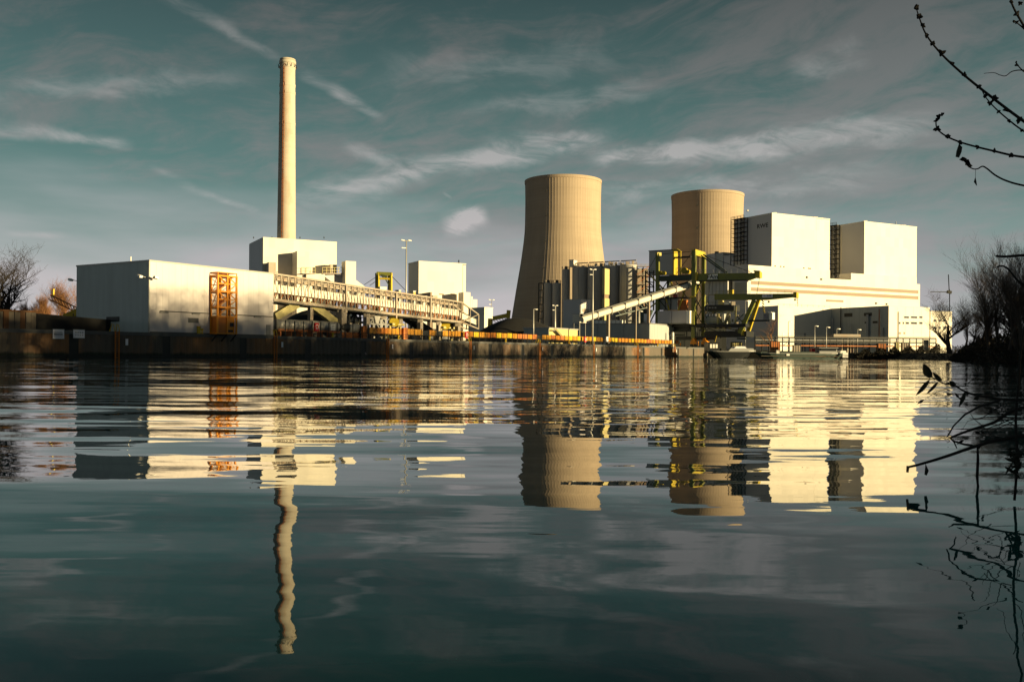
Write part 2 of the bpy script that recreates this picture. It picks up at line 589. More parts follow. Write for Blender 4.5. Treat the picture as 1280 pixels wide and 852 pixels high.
# ------------------------------------------------------------------ ground, banks and water
def build_ground():
    hole, ring = [], []
    for s in (-150, -60, 0, 80, 160, 240, 283):
        hole.append(Q.pt(s, 0.5, GZ)); ring.append(Q.pt(s, 1.5, GZ))
    hole.append(Q.pt(283.5, 0.8, -0.8)); ring.append(Q.pt(284.5, 4.0, GZ))
    shore = [(100, 353), (125, 346), (140, 336), (141, 325), (128, 262), (108, 222), (93, 190), (84, 168), (76, 140),
             (68, 118), (58, 95), (47, 70), (36, 46), (25, 22), (14, 4), (6, -1.6), (0, -2.2), (-10, -2.6), (-30, -6),
             (-70, -14), (-120, -26)]
    n = len(shore)
    for i, (x, y) in enumerate(shore):
        p0 = Vector((*shore[max(0, i - 1)], 0)); p1 = Vector((*shore[min(n - 1, i + 1)], 0))
        t = (p1 - p0).normalized()
        out = Vector((t.y, -t.x, 0))
        if out.dot(Vector((x - 20, y - 150, 0))) < 0: out = -out
        hole.append(Vector((x, y, -0.5)))
        ring.append(Vector((x, y, 0)) + out * 5.0 + Vector((0, 0, 2.3 if y > 0 else 0.6)))
    hole.append(Q.pt(-150, 0.8, -0.8)); ring.append(Q.pt(-156, 3, 1.0))
    R = 7000.0
    outer = [Vector((-R, -R, 2.2)), Vector((R, -R, 2.2)), Vector((R, R, 2.2)), Vector((-R, R, 2.2))]
    m = MB()
    k = len(hole)
    m.v = hole + ring + outer
    for i in range(k):
        j = (i + 1) % k
        m.f.append((i, j, k + j, k + i))
    poly = [[Vector((p.x, p.y, 0)) for p in outer], [Vector((p.x, p.y, 0)) for p in ring]]
    tris = tessellate_polygon(poly)
    idx = list(range(2 * k, 2 * k + 4)) + list(range(k, 2 * k))
    for t in tris:
        m.f.append(tuple(idx[q] for q in t))
    o = m.build('ground', 'soil')
    tag(o, kind='structure')
    w = MB()
    w.add([(-600, -60, 0), (600, -60, 0), (600, 700, 0), (-600, 700, 0)], [(0, 1, 2, 3)])
    o = w.build('water', 'water')
    tag(o, kind='structure')


build_ground()


# ------------------------------------------------------------------ quay wall
def build_quay():
    t = thing('quay_wall', 'long dark rusty sheet pile quay wall running along the far side of the water', 'quay wall', Q.pt(100, 0, 0))
    bay, cw = 16.0, 1.5
    # one bay of sheet piling: trapezoid corrugation, built at the origin along the quay
    m = MB()
    pitch, dep = 1.208, 0.12
    xs = []
    s = 0.0
    for i in range(12):
        xs += [(s, 0.0), (s + pitch * 0.40, 0.0), (s + pitch * 0.55, dep), (s + pitch * 0.85, dep)]
        s += pitch
    xs.append((bay - cw, 0.0))
    for (s, d) in xs:
        m.v.append(Q.a * s - Q.n * d + Vector((0, 0, -1.0)))
        m.v.append(Q.a * s - Q.n * d + Vector((0, 0, 3.45)))
    for i in range(len(xs) - 1):
        m.f.append((2 * i, 2 * i + 2, 2 * i + 3, 2 * i + 1))
    pm = m.mesh('panel', 'rust_sheet')
    c = MB()
    c.hexa([Q.a * a_ - Q.n * d_ + Vector((0, 0, z_)) for z_ in (-1.0, 3.45) for (a_, d_) in ((-.04, 0.05), (cw + .04, 0.05), (cw + .04, 0.47), (-.04, 0.47))])
    cm = c.mesh('column', 'black_steel')
    k0 = -5
    for k in range(k0, 18):
        s0 = 10.0 + bay * (k - 0) - 0.0
        if s0 + bay > 284: break
        place(pm, 'panel', t, Q.pt(s0 + cw, 0.0, 0))
        place(cm, 'column', t, Q.pt(s0, 0.0, 0))
    send = s0
    e = MB(); e.fbox(Q, send, 283.2, 0.0, 0.5, -1.0, 3.45); e.build('end_panel', 'rust_sheet', t)
    b = MB(); b.fbox(Q, -72, 283.3, -0.10, 0.9, 3.45, QTOP); b.build('capping_beam', 'cap_concrete', t)
    w = MB(); w.fbox(Q, -72, 283.2, -0.14, 0.02, 0.05, 0.32); w.build('fender_rail', 'black_steel', t)
    # return wall at the far end
    r = MB(); r.fbox(Q, 282.9, 283.3, 0.9, 14, -1.0, QTOP); r.build('return_wall', 'rust_sheet', t)


build_quay()


def quay_ladder(s, label, first=[None]):
    base = Q.pt(s, -0.22, 0)
    if first[0] is None:
        t = thing('quay_ladder', label, 'ladder', base, 'orange ladders on the quay wall')
        for sg in (-0.32, 0.32):
            m = MB(); m.bar(Q.pt(s + sg, -0.22, -0.3), Q.pt(s + sg, -0.22, 4.1), 0.14); m.build('side_rail', 'orange_dark', t)
        m = MB()
        for i in range(12):
            z = 0.1 + i * 0.34
            m.bar(Q.pt(s - 0.3, -0.22, z), Q.pt(s + 0.3, -0.22, z), 0.07)
        m.build('rungs', 'orange_dark', t)
        for sg in (-0.4, 0.4):
            m = MB()
            m.tube([Q.pt(s + sg, -0.2, 4.0), Q.pt(s + sg, 0.05, 5.0), Q.pt(s + sg * 1.1, 0.5, 5.15), Q.pt(s + sg * 1.4, 0.9, 4.0)], 0.07, 5)
            m.build('grab_hoop', 'safety_yellow', t)
        m = MB(); m.fbox(Q, s + 1.5, s + 1.95, -0.16, -0.12, 1.9, 2.9); m.build('depth_plate', 'lilac_board', t)
        first[0] = t
        return t
    c = copy_tree(first[0])
    c.location = base
    c['label'] = label
    return c


for s, lab in ((17.7, 'orange ladder with yellow hoops under the dark end wall of the hall'),
               (50.2, 'orange ladder on the quay wall at the right end of the pale hall'),
               (82.3, 'orange ladder on the quay wall where the yellow conveyor side begins'),
               (113.6, 'orange ladder on the quay wall below the low end of the lattice gallery'),
               (147.4, 'orange ladder on the quay wall in front of the black coal heap and cooling tower'),
               (180.6, 'orange ladder on the quay wall at the foot of the tallest light mast'),
               (213.6, 'orange ladder on the quay wall to the left of the ship unloader'),
               (247.0, 'orange ladder on the quay wall directly under the ship unloader')):
    quay_ladder(s, lab)


def plaque(x0, y0, x1, y1, lines, label):
    s0, z1 = Q.f(x0, y0, -0.12); s1, _ = Q.f(x1, y0, -0.12); _, z0 = Q.f(x0, y1, -0.12)
    t = thing('notice_board', label, 'sign', Q.pt((s0 + s1) / 2, -0.12, z0), 'notice boards on the quay wall')
    m = MB(); m.fbox(Q, s0, s1, -0.18, -0.12, z0, z1); m.build('board', 'lilac_board', t)
    f = MB()
    for z in (z0, z1):
        f.fbox(Q, s0 - .05, s1 + .05, -0.20, -0.11, z - .04, z + .04)
    f.build('frame', 'grey_steel', t)
    p = MB()
    for (u0, u1, v0, v1) in lines:
        p.fbox(Q, s0 + (s1 - s0) * u0, s0 + (s1 - s0) * u1, -0.20, -0.182, z0 + (z1 - z0) * v0, z0 + (z1 - z0) * v1)
    p.build('print', 'grey_print', t)


plaque(66, 411.2, 80, 423.2, [(.08, .86, .38, .52), (.10, .86, .60, .66), (.1, .8, .74, .77), (.1, .85, .2, .24)],
       'grey notice board with dark bars of print, left one on the quay wall')
plaque(91.5, 411.6, 105.6, 422.4, [(.16 + .20 * i, .27 + .20 * i, .60, .72) for i in range(4)] + [(.17 + .20 * i, .25 + .20 * i, .30, .40) for i in range(4)],
       'pale notice board with two rows of dark symbols, near the hall corner')


def yellow_bollard(x, y, label, first=[None]):
    s, _ = Q.f(x, y, 0.45)
    base = Q.pt(s, 0.45, QTOP)
    if first[0] is None:
        t = thing('bollard', label, 'bollard', base, 'yellow bollards along the quay edge')
        m = MB(); m.lathe(base, [(.34, 0.01), (.34, .06), (.2, .1), (.18, .55), (.2, .6)], 12); m.build('post', 'safety_yellow', t, True)
        m = MB(); m.lathe(base, [(.2, .6), (.32, .66), (.32, .82), (.2, .9)], 12); m.build('cap', 'safety_yellow', t, True)
        first[0] = t
        return
    c = copy_tree(first[0]); c.location = base; c['label'] = label


for x, lab in ((498, 'yellow bollard on the quay edge below the floodlight mast'),
               (537, 'yellow bollard on the quay edge below the pale middle hall'),
               (632, 'yellow bollard on the quay edge left of the big cooling tower'),
               (711, 'yellow bollard on the quay edge in front of the yellow shed'),
               (822, 'yellow bollard on the quay edge under the two grey cabins of the unloader'),
               (252, 'yellow bollard on the quay edge left of the orange stair tower'),
               (416, 'yellow bollard on the quay edge under the white square sign')):
    yellow_bollard(x, 425, lab)


# ------------------------------------------------------------------ pale loading hall on the left
def build_hall():
    s0, _ = Q.f(186, 325.4, 0.35)
    zt = Q.f(186, 325.4, 0.35)[1]
    s1, _ = Q.f(341.5, 340, 0.35)
    d0 = 0.35
    d1, _ = Q.g(95, 328, s0)
    t = thing('loading_hall', 'pale flat roofed metal hall on the quay edge with dark ribbed end wall', 'hall', Q.pt(s0, d0, QTOP))
    body = MB(); body.fbox(Q, s0 + 0.22, s1 - 0.05, d0 + 0.14, d1 - 0.1, QTOP - 0.1, zt - 0.15); body.build('body', 'grey_cladding', t)
    # ribbed cladding of the end wall: each sheet a part of its own
    ns = 9
    wd = (d1 - d0) / ns
    m = MB()
    prof = []
    nr = 7
    for i in range(nr):
        q = wd * i / nr; p_ = wd / nr
        prof += [(q + 0.02, 0.0), (q + p_ * 0.5, 0.0), (q + p_ * 0.6, -0.07), (q + p_ * 0.92, -0.07)]
    prof.append((wd - 0.03, 0.0))
    for (d, e) in prof:
        m.v.append(-Q.n * d + Q.a * e); m.v.append(-Q.n * d + Q.a * e + Vector((0, 0, zt - QTOP - 0.05)))
    for i in range(len(prof) - 1):
        m.f.append((2 * i, 2 * i + 2, 2 * i + 3, 2 * i + 1))
    em = m.mesh('cladding_panel', 'end_cladding')
    for i in range(ns):
        place(em, 'cladding_panel', t, Q.pt(s0 + 0.18 + 0.012 * random.random(), d0 + wd * i, QTOP))
    # flush sheets of the long wall
    nf = 22
    wf = (s1 - s0) / nf
    m = MB()
    a0, a1 = 0.008, wf - 0.008
    m.hexa([Q.a * a_ - Q.n * d_ + Vector((0, 0, z_)) for z_ in (0.05, zt - QTOP - 0.12) for (a_, d_) in ((a0, 0.0), (a1, 0.0), (a1, 0.12), (a0, 0.12))])
    fm = m.mesh('wall_sheet', 'grey_cladding')
    for i in range(nf):
        place(fm, 'wall_sheet', t, Q.pt(s0 + 0.2 + wf * i * 0.997, d0 + random.random() * 0.012, QTOP))
    r = MB(); r.fbox(Q, s0 + 0.06, s1 + 0.1, d0 - 0.05, d1 + 0.1, zt - 0.14, zt + 0.12); r.build('roof_edge', 'galvanised', t)
    c = MB(); c.fbox(Q, s0 + 0.02, s0 + 0.24, d0 - 0.06, d0 + 0.16, QTOP, zt - 0.15); c.build('corner_trim', 'galvanised', t)
    k = MB(); k.fbox(Q, s0 + 0.05, s1, d0 - 0.06, d0 + 0.1, QTOP - 0.02, QTOP + 0.16); k.build('plinth', 'cap_concrete', t)
    # conduit along the front
    sA, zA = Q.f(200, 388.6, d0 - 0.1); sB, zB = Q.f(341, 397, d0 - 0.1)
    g = MB(); g.bar(Q.pt(sA, d0 - 0.1, zA), Q.pt(sB, d0 - 0.1, zA), 0.14)
    cd = g.build('conduit', 'dark_steel', t)
    g = MB()
    for x in (205, 245, 292, 322):
        s, z = Q.f(x, 390, d0 - 0.1)
        g.fbox(Q, s - 0.8, s + 0.8, d0 - 0.22, d0 - 0.02, zA - 0.3, zA - 0.1)
    g.build('junction_box', 'grey_steel', cd)
    # louvre on the front
    s_, z_ = Q.f(235.2, 397, d0); e_, _ = Q.f(248, 397, d0); _, zb = Q.f(235, 403, d0)
    g = MB(); g.fbox(Q, s_, e_, d0 - 0.08, d0 + .02, zb, z_)
    lv = g.build('louvre', 'grey_steel', t)
    g = MB()
    for i in range(5):
        z = zb + (z_ - zb) * (i + .5) / 5
        g.fbox(Q, s_ + .08, e_ - .08, d0 - 0.13, d0 - .085, z - .05, z + .03)
    g.build('slat', 'dark_steel', lv)
    # vent on the end wall
    da, za = Q.g(148.6, 395.5, s0); db, zc = Q.g(132.6, 402, s0)
    g = MB(); g.fbox(Q, s0 + 0.02, s0 + 0.12, da, db, zc, za); g.build('vent', 'black_steel', t)
    g = MB(); g.fbox(Q, s1 - 1.6, s1 - .6, d0 - .1, d0 + .02, QTOP + .16, QTOP + 2.0); g.build('door', 'grey_steel', t)
    g = MB(); g.bar(Q.pt(s0 + 1.0, d0 + 6, zt + .1), Q.pt(s0 + 1, d0 + 6, zt + 1.0), .12); g.build('rod', 'white_paint', t)
    return s0, s1, d0, d1, zt


S0, S1, D0, D1, ZT = build_hall()


def flood(pos, out, label):
    """bracketed floodlight on a wall"""
    t = thing('floodlight', label, 'floodlight', pos, 'floodlights on the corners of the hall')
    pos, out = Vector(pos), Vector(out)
    e = pos + out * 0.9 + Vector((0, 0, 0.12))
    m = MB(); m.bar(pos, e, 0.10); m.build('arm', 'grey_steel', t)
    h = e + out * 0.25
    side = out.cross(Vector((0, 0, 1))).normalized()
    m = MB(); m.bar(h - side * .35 + Vector((0, 0, -.1)), h + side * .35 + Vector((0, 0, .1)), 0.55, 0.34); m.build('lamp_head', 'white_paint', t)
    m = MB(); m.bar(h - side * .3 - Vector((0, 0, .24)), h + side * .3 - Vector((0, 0, .16)), 0.42, 0.08); m.build('lens', 'window_dark', t)


dd, zz_ = Q.g(97, 351, S0)
flood(Q.pt(S0, D1 - .3, zz_), -Q.a, 'small floodlight on the far left corner of the dark end wall')
dd, zz_ = Q.g(182, 346.6, S0)
flood(Q.pt(S0 + .05, D0 + .7, zz_), -Q.a, 'floodlight bracketed to the dark end wall beside the sunlit corner of the hall')
flood(Q.pt(S0 + .5, D0, zz_ - .2), Q.n, 'floodlight sticking out from the sunlit wall at the corner of the hall')


# orange stair tower in front of the hall
def stair_tower():
    d = -0.02
    sA, zt = Q.f(265, 343.5, d); sB, _ = Q.f(288.5, 345, d)
    d1 = d + 0.3
    lev = [QTOP + 0.03] + [Q.f(277, y, d)[1] for y in (396, 384.5, 365, 345.5)]
    out = -2.1   # it stands proud of the hall over the quay edge walkway
    base = Q.pt((sA + sB) / 2, d, QTOP)
    t = thing('stair_tower', 'bright orange lattice tower with closed lower box standing against the pale hall', 'stair tower', base)
    sm = (sA + sB) / 2
    fr, bk = d - 0.0, d + 0.28
    # posts stand on bracketed deck
    for s in (sA, sm, sB):
        for dd_ in (-1.5, 0.2):
            m = MB(); m.bar(Q.pt(s, dd_, lev[0]), Q.pt(s, dd_, lev[-1]), 0.26); m.build('post', 'orange_paint', t)
    for i, z in enumerate(lev):
        m = MB(); m.fbox(Q, sA - .12, sB + .12, -1.62, 0.3, z - .12 + (0.12 if i == 0 else 0), z + .12 + (0.05 if i == 0 else 0))
        m.build('platform', 'orange_paint', t)
    m = MB(); m.fbox(Q, sA, sB, -1.56, 0.2, lev[-1] + .5, lev[-1] + .62)
    for s in (sA, sm, sB): m.bar(Q.pt(s, -1.5, lev[-1]), Q.pt(s, -1.5, lev[-1] + .6), .12)
    m.build('top_rail', 'orange_paint', t)
    for i in (2, 3):
        za, zb = lev[i], lev[i + 1]
        zm = (za + zb) / 2
        for (p, q) in ((sA, sm), (sm, sB)):
            m = MB(); m.bar(Q.pt(p, -1.5, za), Q.pt(q, -1.5, zm), .14); m.build('diagonal', 'orange_paint', t)
            m = MB(); m.bar(Q.pt(q, -1.5, zm), Q.pt(p, -1.5, zb), .14); m.build('diagonal', 'orange_paint', t)
            m = MB(); m.bar(Q.pt(p, -1.5, zm), Q.pt(q, -1.5, zm), .16); m.build('rail', 'orange_paint', t)
        m = MB(); m.bar(Q.pt(sA, .1, za), Q.pt(sA, -1.4, zb), .10); m.build('diagonal', 'orange_paint', t)
        # the flight inside
        m = MB(); m.bar(Q.pt(sA + .2, -.6, za), Q.pt(sB - .2, -.6, zb), .7, .12); m.build('flight', 'orange_dark', t)
    m = MB(); m.fbox(Q, sA + .1, sm - .05, -1.48, 0.2, lev[0] + .1, lev[1] - .1); m.build('lower_panel', 'orange_dark', t)
    m = MB(); m.fbox(Q, sm + .05, sB - .1, -1.2, 0.2, lev[0] + .1, lev[1] - .1); cb = m.build('lower_panel', 'orange_paint', t)
    m = MB(); m.fbox(Q, sm + .9, sm + 1.7, -1.27, -1.2, lev[0] + 1.3, lev[0] + 2.0); m.build('window', 'window_dark', cb)
    m = MB(); m.fbox(Q, sm + .3, sB - .5, -1.27, -1.2, lev[0] + .35, lev[0] + .75); m.build('louvre', 'black_steel', cb)
    m = MB(); m.bar(Q.pt(sA, -1.5, lev[1]), Q.pt(sm, -1.5, lev[2]), .12); m.bar(Q.pt(sm, -1.5, lev[2]), Q.pt(sB, -1.5, lev[1]), .12); m.build('brace', 'orange_paint', t)
    # brackets that carry it from the wall
    m = MB()
    for s in (sA, sm, sB):
        m.bar(Q.pt(s, -1.5, lev[0]), Q.pt(s, -.1, QTOP - 1.2), .16)
    m.build('bracket', 'dark_steel', t)


stair_tower()

# orange locker on the quay beside the hall's louvre
s_, z_ = Q.f(246.6, 408, 0.1); e_, _ = Q.f(250, 408, 0.1)
lk = thing('locker', 'narrow orange upright box at the foot of the pale wall left of the stair tower', 'locker', Q.pt(s_, -.05, QTOP))
m = MB(); m.fbox(Q, s_, e_, -.08, .22, QTOP + .005, z_); m.build('body', 'safety_yellow', lk)
m = MB(); m.fbox(Q, s_ - .04, e_ + .04, -.1, .24, z_, z_ + .07); m.build('lid', 'orange_paint', lk)


# ------------------------------------------------------------------ things left of the hall
def left_side():
    s0, z0 = Q.f(-40, 389, 6.0); s1, _ = Q.f(46, 391, 6.0)
    zt = Q.f(20, 389.5, 6.0)[1]
    t = thing('barrier_wall', 'rusty brown steel barrier wall above the quay at the left edge', 'wall', Q.pt((s0 + s1) / 2, 6, QTOP))
    n = 12
    for i in range(n):
        a_, b_ = s0 + (s1 - s0) * i / n, s0 + (s1 - s0) * (i + 1) / n
        m = MB(); m.fbox(Q, a_ + .04, b_ - .04, 6 + .08 * (i % 2), 6.3, GZ - .2, zt + .1 * random.random())
        m.build('sheet', ('rust_dark', 'rust_sheet', 'rust_sheet')[i % 3], t)
    m = MB(); m.fbox(Q, s0, s1, 5.85, 6.4, zt, zt + .25); m.build('top_beam', 'rust_dark', t)
    d0_, zt2 = Q.g(90, 394.5, S0 - 4.0)
    sA, za = Q.f(46.5, 391.5, 7.0); sB, zb = Q.f(96, 395, 9.0)
    m = MB()
    m.hexa([Q.pt(sA, 7, GZ - .2), Q.pt(sB + 10, 11, GZ - .2), Q.pt(sB + 10, 11.8, GZ - .2), Q.pt(sA, 7.8, GZ - .2),
            Q.pt(sA, 7, za), Q.pt(sB + 10, 11, zb - .4), Q.pt(sB + 10, 11.8, zb - .4), Q.pt(sA, 7.8, za)])
    m.solid('coal_bunker', 'coal', 'black bunker wall between the rusty barrier and the hall', 'bunker')
    # yellow loader arm behind the wall
    Y = 185.0
    base = W(92, 400, Y); base.z = GZ
    t = thing('loader_crane', 'yellow loading arm with lattice jib rising behind the bunker left of the hall', 'crane', base)
    m = MB(); m.bar(W(82, 397, Y), W(110, 384, Y), 1.5, 1.3); m.build('boom', 'safety_yellow', t)
    m = MB()
    a, b = W(63, 371.5, Y), W(99, 389, Y)
    for o_ in (Vector((0, 0, .5)), Vector((0, 0, -.5))):
        m.bar(a + o_, b + o_, .22)
    for i in range(9):
        p = a.lerp(b, i / 9) + Vector((0, 0, .5)); q = a.lerp(b, (i + 1) / 9) - Vector((0, 0, .5))
        m.bar(p, q, .14)
    m.build('jib', 'orange_dark', t)
    m = MB(); m.bar(W(66.5, 372, Y), W(67, 361, Y), .28); m.build('mast', 'safety_yellow', t)
    m = MB(); m.bar(base, W(93, 392, Y), 1.2); m.build('column', 'dark_steel', t)


left_side()


# ------------------------------------------------------------------ bare trees
def grow(mb, p, d, ln, r, lev, rng, droop, spread, minlev=0, kids=(2, 4), gnarl=0.22):
    pts, rad = [p.copy()], [r]
    n = 4 if lev > 1 else 3
    q = p.copy()
    dd_ = d.copy()
    for i in range(n):
        dd_ = (dd_ + Vector((rng.uniform(-1, 1), rng.uniform(-1, 1), rng.uniform(-.7, .8))) * gnarl + Vector((0, 0, droop if lev <= 1 else 0.05))).normalized()
        q = q + dd_ * (ln / n)
        pts.append(q.copy()); rad.append(r * (1 - 0.62 * (i + 1) / n))
    mb[0 if lev >= minlev else 1].tube(pts, rad, 6 if lev >= minlev else 3, cap=False)
    if lev == 0:
        return
    for i in range(1, n + 1):
        nk = rng.randint(*kids) if i < n else 2
        if lev >= minlev and i < n - 1:
            nk = max(1, nk - 1) if i > 0 else 0
        for k in range(nk):
            a = rng.uniform(0, 2 * pi)
            side = Vector((cos(a), sin(a), rng.uniform(-.1, .5))).normalized()
            nd = (dd_ * (1 - spread) + side * spread + Vector((0, 0, .12))).normalized()
            grow(mb, pts[i], nd, ln * rng.uniform(.50, .78), max(rad[i] * .62, 0.012), lev - 1, rng, droop, spread, minlev, kids, gnarl)


def make_tree(seed, h, r, label, bark, loc, lean=(0, 0), droop=0.0, spread=0.5, levels=4, group=None, kids=(2, 3), stem=0.42, twigr=1.0):
    rng = random.Random(seed)
    mb = (MB(), MB())
    d = Vector((lean[0], lean[1], 1)).normalized()
    grow(mb, Vector((0, 0, -.3)), d, h * stem, r, levels, rng, droop, spread, levels, kids)
    top = max(v.z for v in mb[1].v)
    k = h / top
    for q in mb:
        for v in q.v: v *= k
    t = thing('bare_tree', label, 'tree', (0, 0, 0), group)
    mb[0].build('trunk', bark, t, True)
    mb[1].build('branches', bark, t)
    t.location = loc
    return t


def another(t, label, loc, rz, sc):
    c = copy_tree(t)
    c.location = loc; c.rotation_euler = (0, 0, rz); c.scale = (sc, sc, sc * random.uniform(.92, 1.08))
    c['label'] = label
    return c


G_L = 'bare trees left of the hall'
b0 = W(4, 430, 168); b0.z = GZ
make_tree(3, 18.0, .55, 'large dark bare tree spreading at the left edge behind the rusty wall', 'bark_black', b0, (.18, .1), 0.02, .62, 4, G_L, (1, 2), .30)
b0 = W(-14, 430, 160); b0.z = GZ
make_tree(5, 17.0, .5, 'dark bare tree mostly cut off by the left edge of the photo', 'bark_black', b0, (.25, .05), 0.02, .58, 4, G_L, (1, 2), .30)
b1 = W(82, 430, 215); b1.z = GZ
make_tree(11, 15.5, .28, 'small bare tree with orange lit twigs just left of the hall', 'bark_warm', b1, (.02, 0), 0.0, .45, 4, G_L, (2, 3), .40)
b1 = W(57, 430, 225); b1.z = GZ
make_tree(12, 12.5, .22, 'reddish upright bare tree behind the black bunker wall', 'bark_warm', b1, (0, 0), .12, .30, 4, G_L, (3, 4), .5)
b1 = W(36, 430, 222); b1.z = GZ
make_tree(13, 11.0, .22, 'reddish bushy bare tree behind the rusty barrier wall', 'bark_warm', b1, (0, 0), .12, .34, 4, G_L, (3, 4), .5)

G_R = 'bare trees on the right bank'
tA = make_tree(21, 15.5, .45, 'spreading dark bare tree at the left end of the right bank wood', 'bark_dark', (0, 0, 0), (0, 0), 0.0, .62, 4, G_R, (1, 3), .30)
tB = make_tree(22, 18.0, .34, 'slender dark birch with fine drooping twigs, second from the left of the bank', 'bark_dark', (0, 0, 0), (.03, 0), -.06, .33, 4, G_R, (1, 2), .46)
tC = make_tree(23, 17.0, .36, 'upright dark bare tree in the middle of the right bank wood', 'bark_dark', (0, 0, 0), (-.02, 0), 0.05, .38, 4, G_R, (1, 2), .42)


def bankpos(x, Y, z=2.2):
    p = W(x, 430, Y); p.z = z
    return p


tA.location = bankpos(1187, 200); tA.scale = (.98, .98, .98)
tB.location = bankpos(1221, 185); tB.scale = (1.0, 1.0, 1.12)
tC.location = bankpos(1247, 160)
another(tB, 'tall dark birch rising highest at the right bank', bankpos(1241, 178), 2.0, 1.3)
another(tC, 'dark bare tree at the right edge of the photo in front of the birches', bankpos(1272, 140), 1.3, 1.1)
another(tA, 'broad bare tree half cut by the right edge of the photo', bankpos(1296, 150), 2.4, 1.15)
another(tC, 'thin bare tree leaning left behind the spreading tree', bankpos(1206, 215), 4.0, .82)
another(tB, 'low bare birch among the undergrowth near the bank sign', bankpos(1258, 190), 5.0, .85)
another(tB, 'dark bare birch close to the right edge', bankpos(1284, 172), 3.4, 1.25)


for (src, x, Y, rz, sc, lab) in ((tC, 1236, 150, .4, .80, 'short dark tree low in front of the tallest birch'), (tB, 1262, 125, 1.1, .86, 'dark bare tree with trunk hidden in scrub near the right edge'),
                                 (tC, 1279, 112, 2.2, .78, 'nearest dark bare tree at the right edge'), (tA, 1268, 160, 3.9, .95, 'wide branching dark tree between the birches at the right edge'),
                                 (tB, 1214, 200, 5.3, .72, 'small dark birch right of the spreading tree'), (tA, 1230, 172, .9, .72, 'low spreading dark tree in front of the birches'),
                                 (tC, 1291, 128, 5.6, .9, 'dark bare tree cut by the right edge, nearest the camera')):
    another(src, lab, bankpos(x, Y), rz, sc)


def offwood():
    """the wood on the right bank outside the frame, whose long shadow lies over the quay"""
    rng = random.Random(5)
    line = [Vector((30, -32, 0)), Vector((96, 20, 0)), Vector((120, 75, 0)), Vector((142, 130, 0)), Vector((172, 225, 0))]
    seg = []
    for i in range(44):
        q = rng.random() * 4 if i % 3 else 1 + rng.random() * 1.6
        k = min(3, int(q))
        p = line[k].lerp(line[k + 1], q - k) + Vector((rng.uniform(-6, 26), rng.uniform(-8, 8), 2.2))
        src = (tA, tB, tC)[i % 3]
        hh = (1.0, 1.8, 1.8, 1.5)[k]
        c = copy_tree(src)
        c.location = p; c.rotation_euler = (0, 0, rng.uniform(0, 6.28)); c.scale = (hh, hh, hh)
        c['label'] = 'bare tree in the wood beyond the right edge of the photo'
        c['group'] = 'trees of the wood outside the photo on the right'
    # unseen mass of leaf faces, its height shaped for the shadow it casts
    m = MB()
    for i in range(75000):
        q = rng.random() * 4
        k = min(3, int(q))
        tp = (15.0, 26.0, 21.8, 17.2, 16.8)
        top = tp[k] + (tp[k + 1] - tp[k]) * (q - k) + (1.0 if q < 2.8 else 2.3) * (sin(q * 11) + .9 * sin(q * 29 + 1) + .8 * sin(q * 61))
        h = top * (rng.random() ** .9)
        w = (1 - h / (top + 3)) * 14 + 5
        p = line[k].lerp(line[k + 1], q - k) + Vector((8 + rng.uniform(-w, w), rng.uniform(-5, 5), 2 + h))
        a = Vector((rng.gauss(0, 1), rng.gauss(0, 1), rng.gauss(0, 1))).normalized() * rng.uniform(.35, .75)
        c = a.cross(Vector((rng.gauss(0, 1), rng.gauss(0, 1), rng.gauss(0, 1)))).normalized() * rng.uniform(.25, .5)
        m.add([p - a, p - c, p + a, p + c], [(0, 1, 2, 3)])
    # sparser faces above it, added to let about half the light through
    for i in range(60000):
        q = 1.45 + rng.random() * 1.22
        h = 19.5 + 11.5 * rng.random() ** 1.2
        dens = .65 + .30 * sin(q * 37) + .25 * sin(q * 83 + 2)
        if rng.random() > dens * (1.25 - (h - 19.5) / 11.0): continue
        k = min(3, int(q))
        p = line[k].lerp(line[k + 1], q - k) + Vector((8 + rng.uniform(-7, 7), rng.uniform(-3, 3), 2 + h - 2))
        a = Vector((rng.gauss(0, 1), rng.gauss(0, 1), rng.gauss(0, 1.6))).normalized() * rng.uniform(.3, .55)
        c = a.cross(Vector((rng.gauss(0, 1), rng.gauss(0, 1), rng.gauss(0, 1)))).normalized() * rng.uniform(.09, .17)
        m.add([p - a, p - c, p + a, p + c], [(0, 1, 2, 3)])
    o = m.build('shade_thicket', 'brush')
    tag(o, 'unseen leaf mass beyond the right edge, shaped to shade the quay and hall', 'thicket', kind='stuff')


offwood()


def undergrowth():
    rng = random.Random(9)
    m = MB()
    shore = [(141, 325), (128, 262), (108, 222), (93, 190), (84, 168), (76, 140), (68, 118), (58, 95), (50, 76)]
    for i in range(26000):
        q = (rng.random() ** .8) * (len(shore) - 1)
        k = int(q)
        a = Vector((*shore[k], 0)).lerp(Vector((*shore[min(k + 1, len(shore) - 1)], 0)), q - k)
        back = rng.random() ** 1.3 * 22 - .5
        hmax = 1.0 + min(back, 9) * (.27 if a.y > 150 else .50) * (0.45 if q < 1.5 else 1) * (0.7 + .6 * sin(a.y * .13) ** 2)
        z = -.2 + min(back, 5) * .5 + rng.random() ** 1.2 * hmax
        p = a + Vector((back * .95, back * .15, z))
        l = rng.uniform(.25, .8) * (1.4 - .6 * rng.random())
        d = Vector((rng.gauss(0, .6), rng.gauss(0, .6), rng.uniform(.1, 1.2))).normalized() * l
        w = d.cross(Vector((rng.gauss(0, 1), rng.gauss(0, 1), .2))).normalized() * rng.uniform(.03, .14)
        m.add([p - w, p + w, p + d + w * .3, p + d - w * .3], [(0, 1, 2, 3)])
    o = m.build('undergrowth', 'brush')
    tag(o, 'dark tangled undergrowth covering the right bank', 'undergrowth', kind='stuff')


undergrowth()

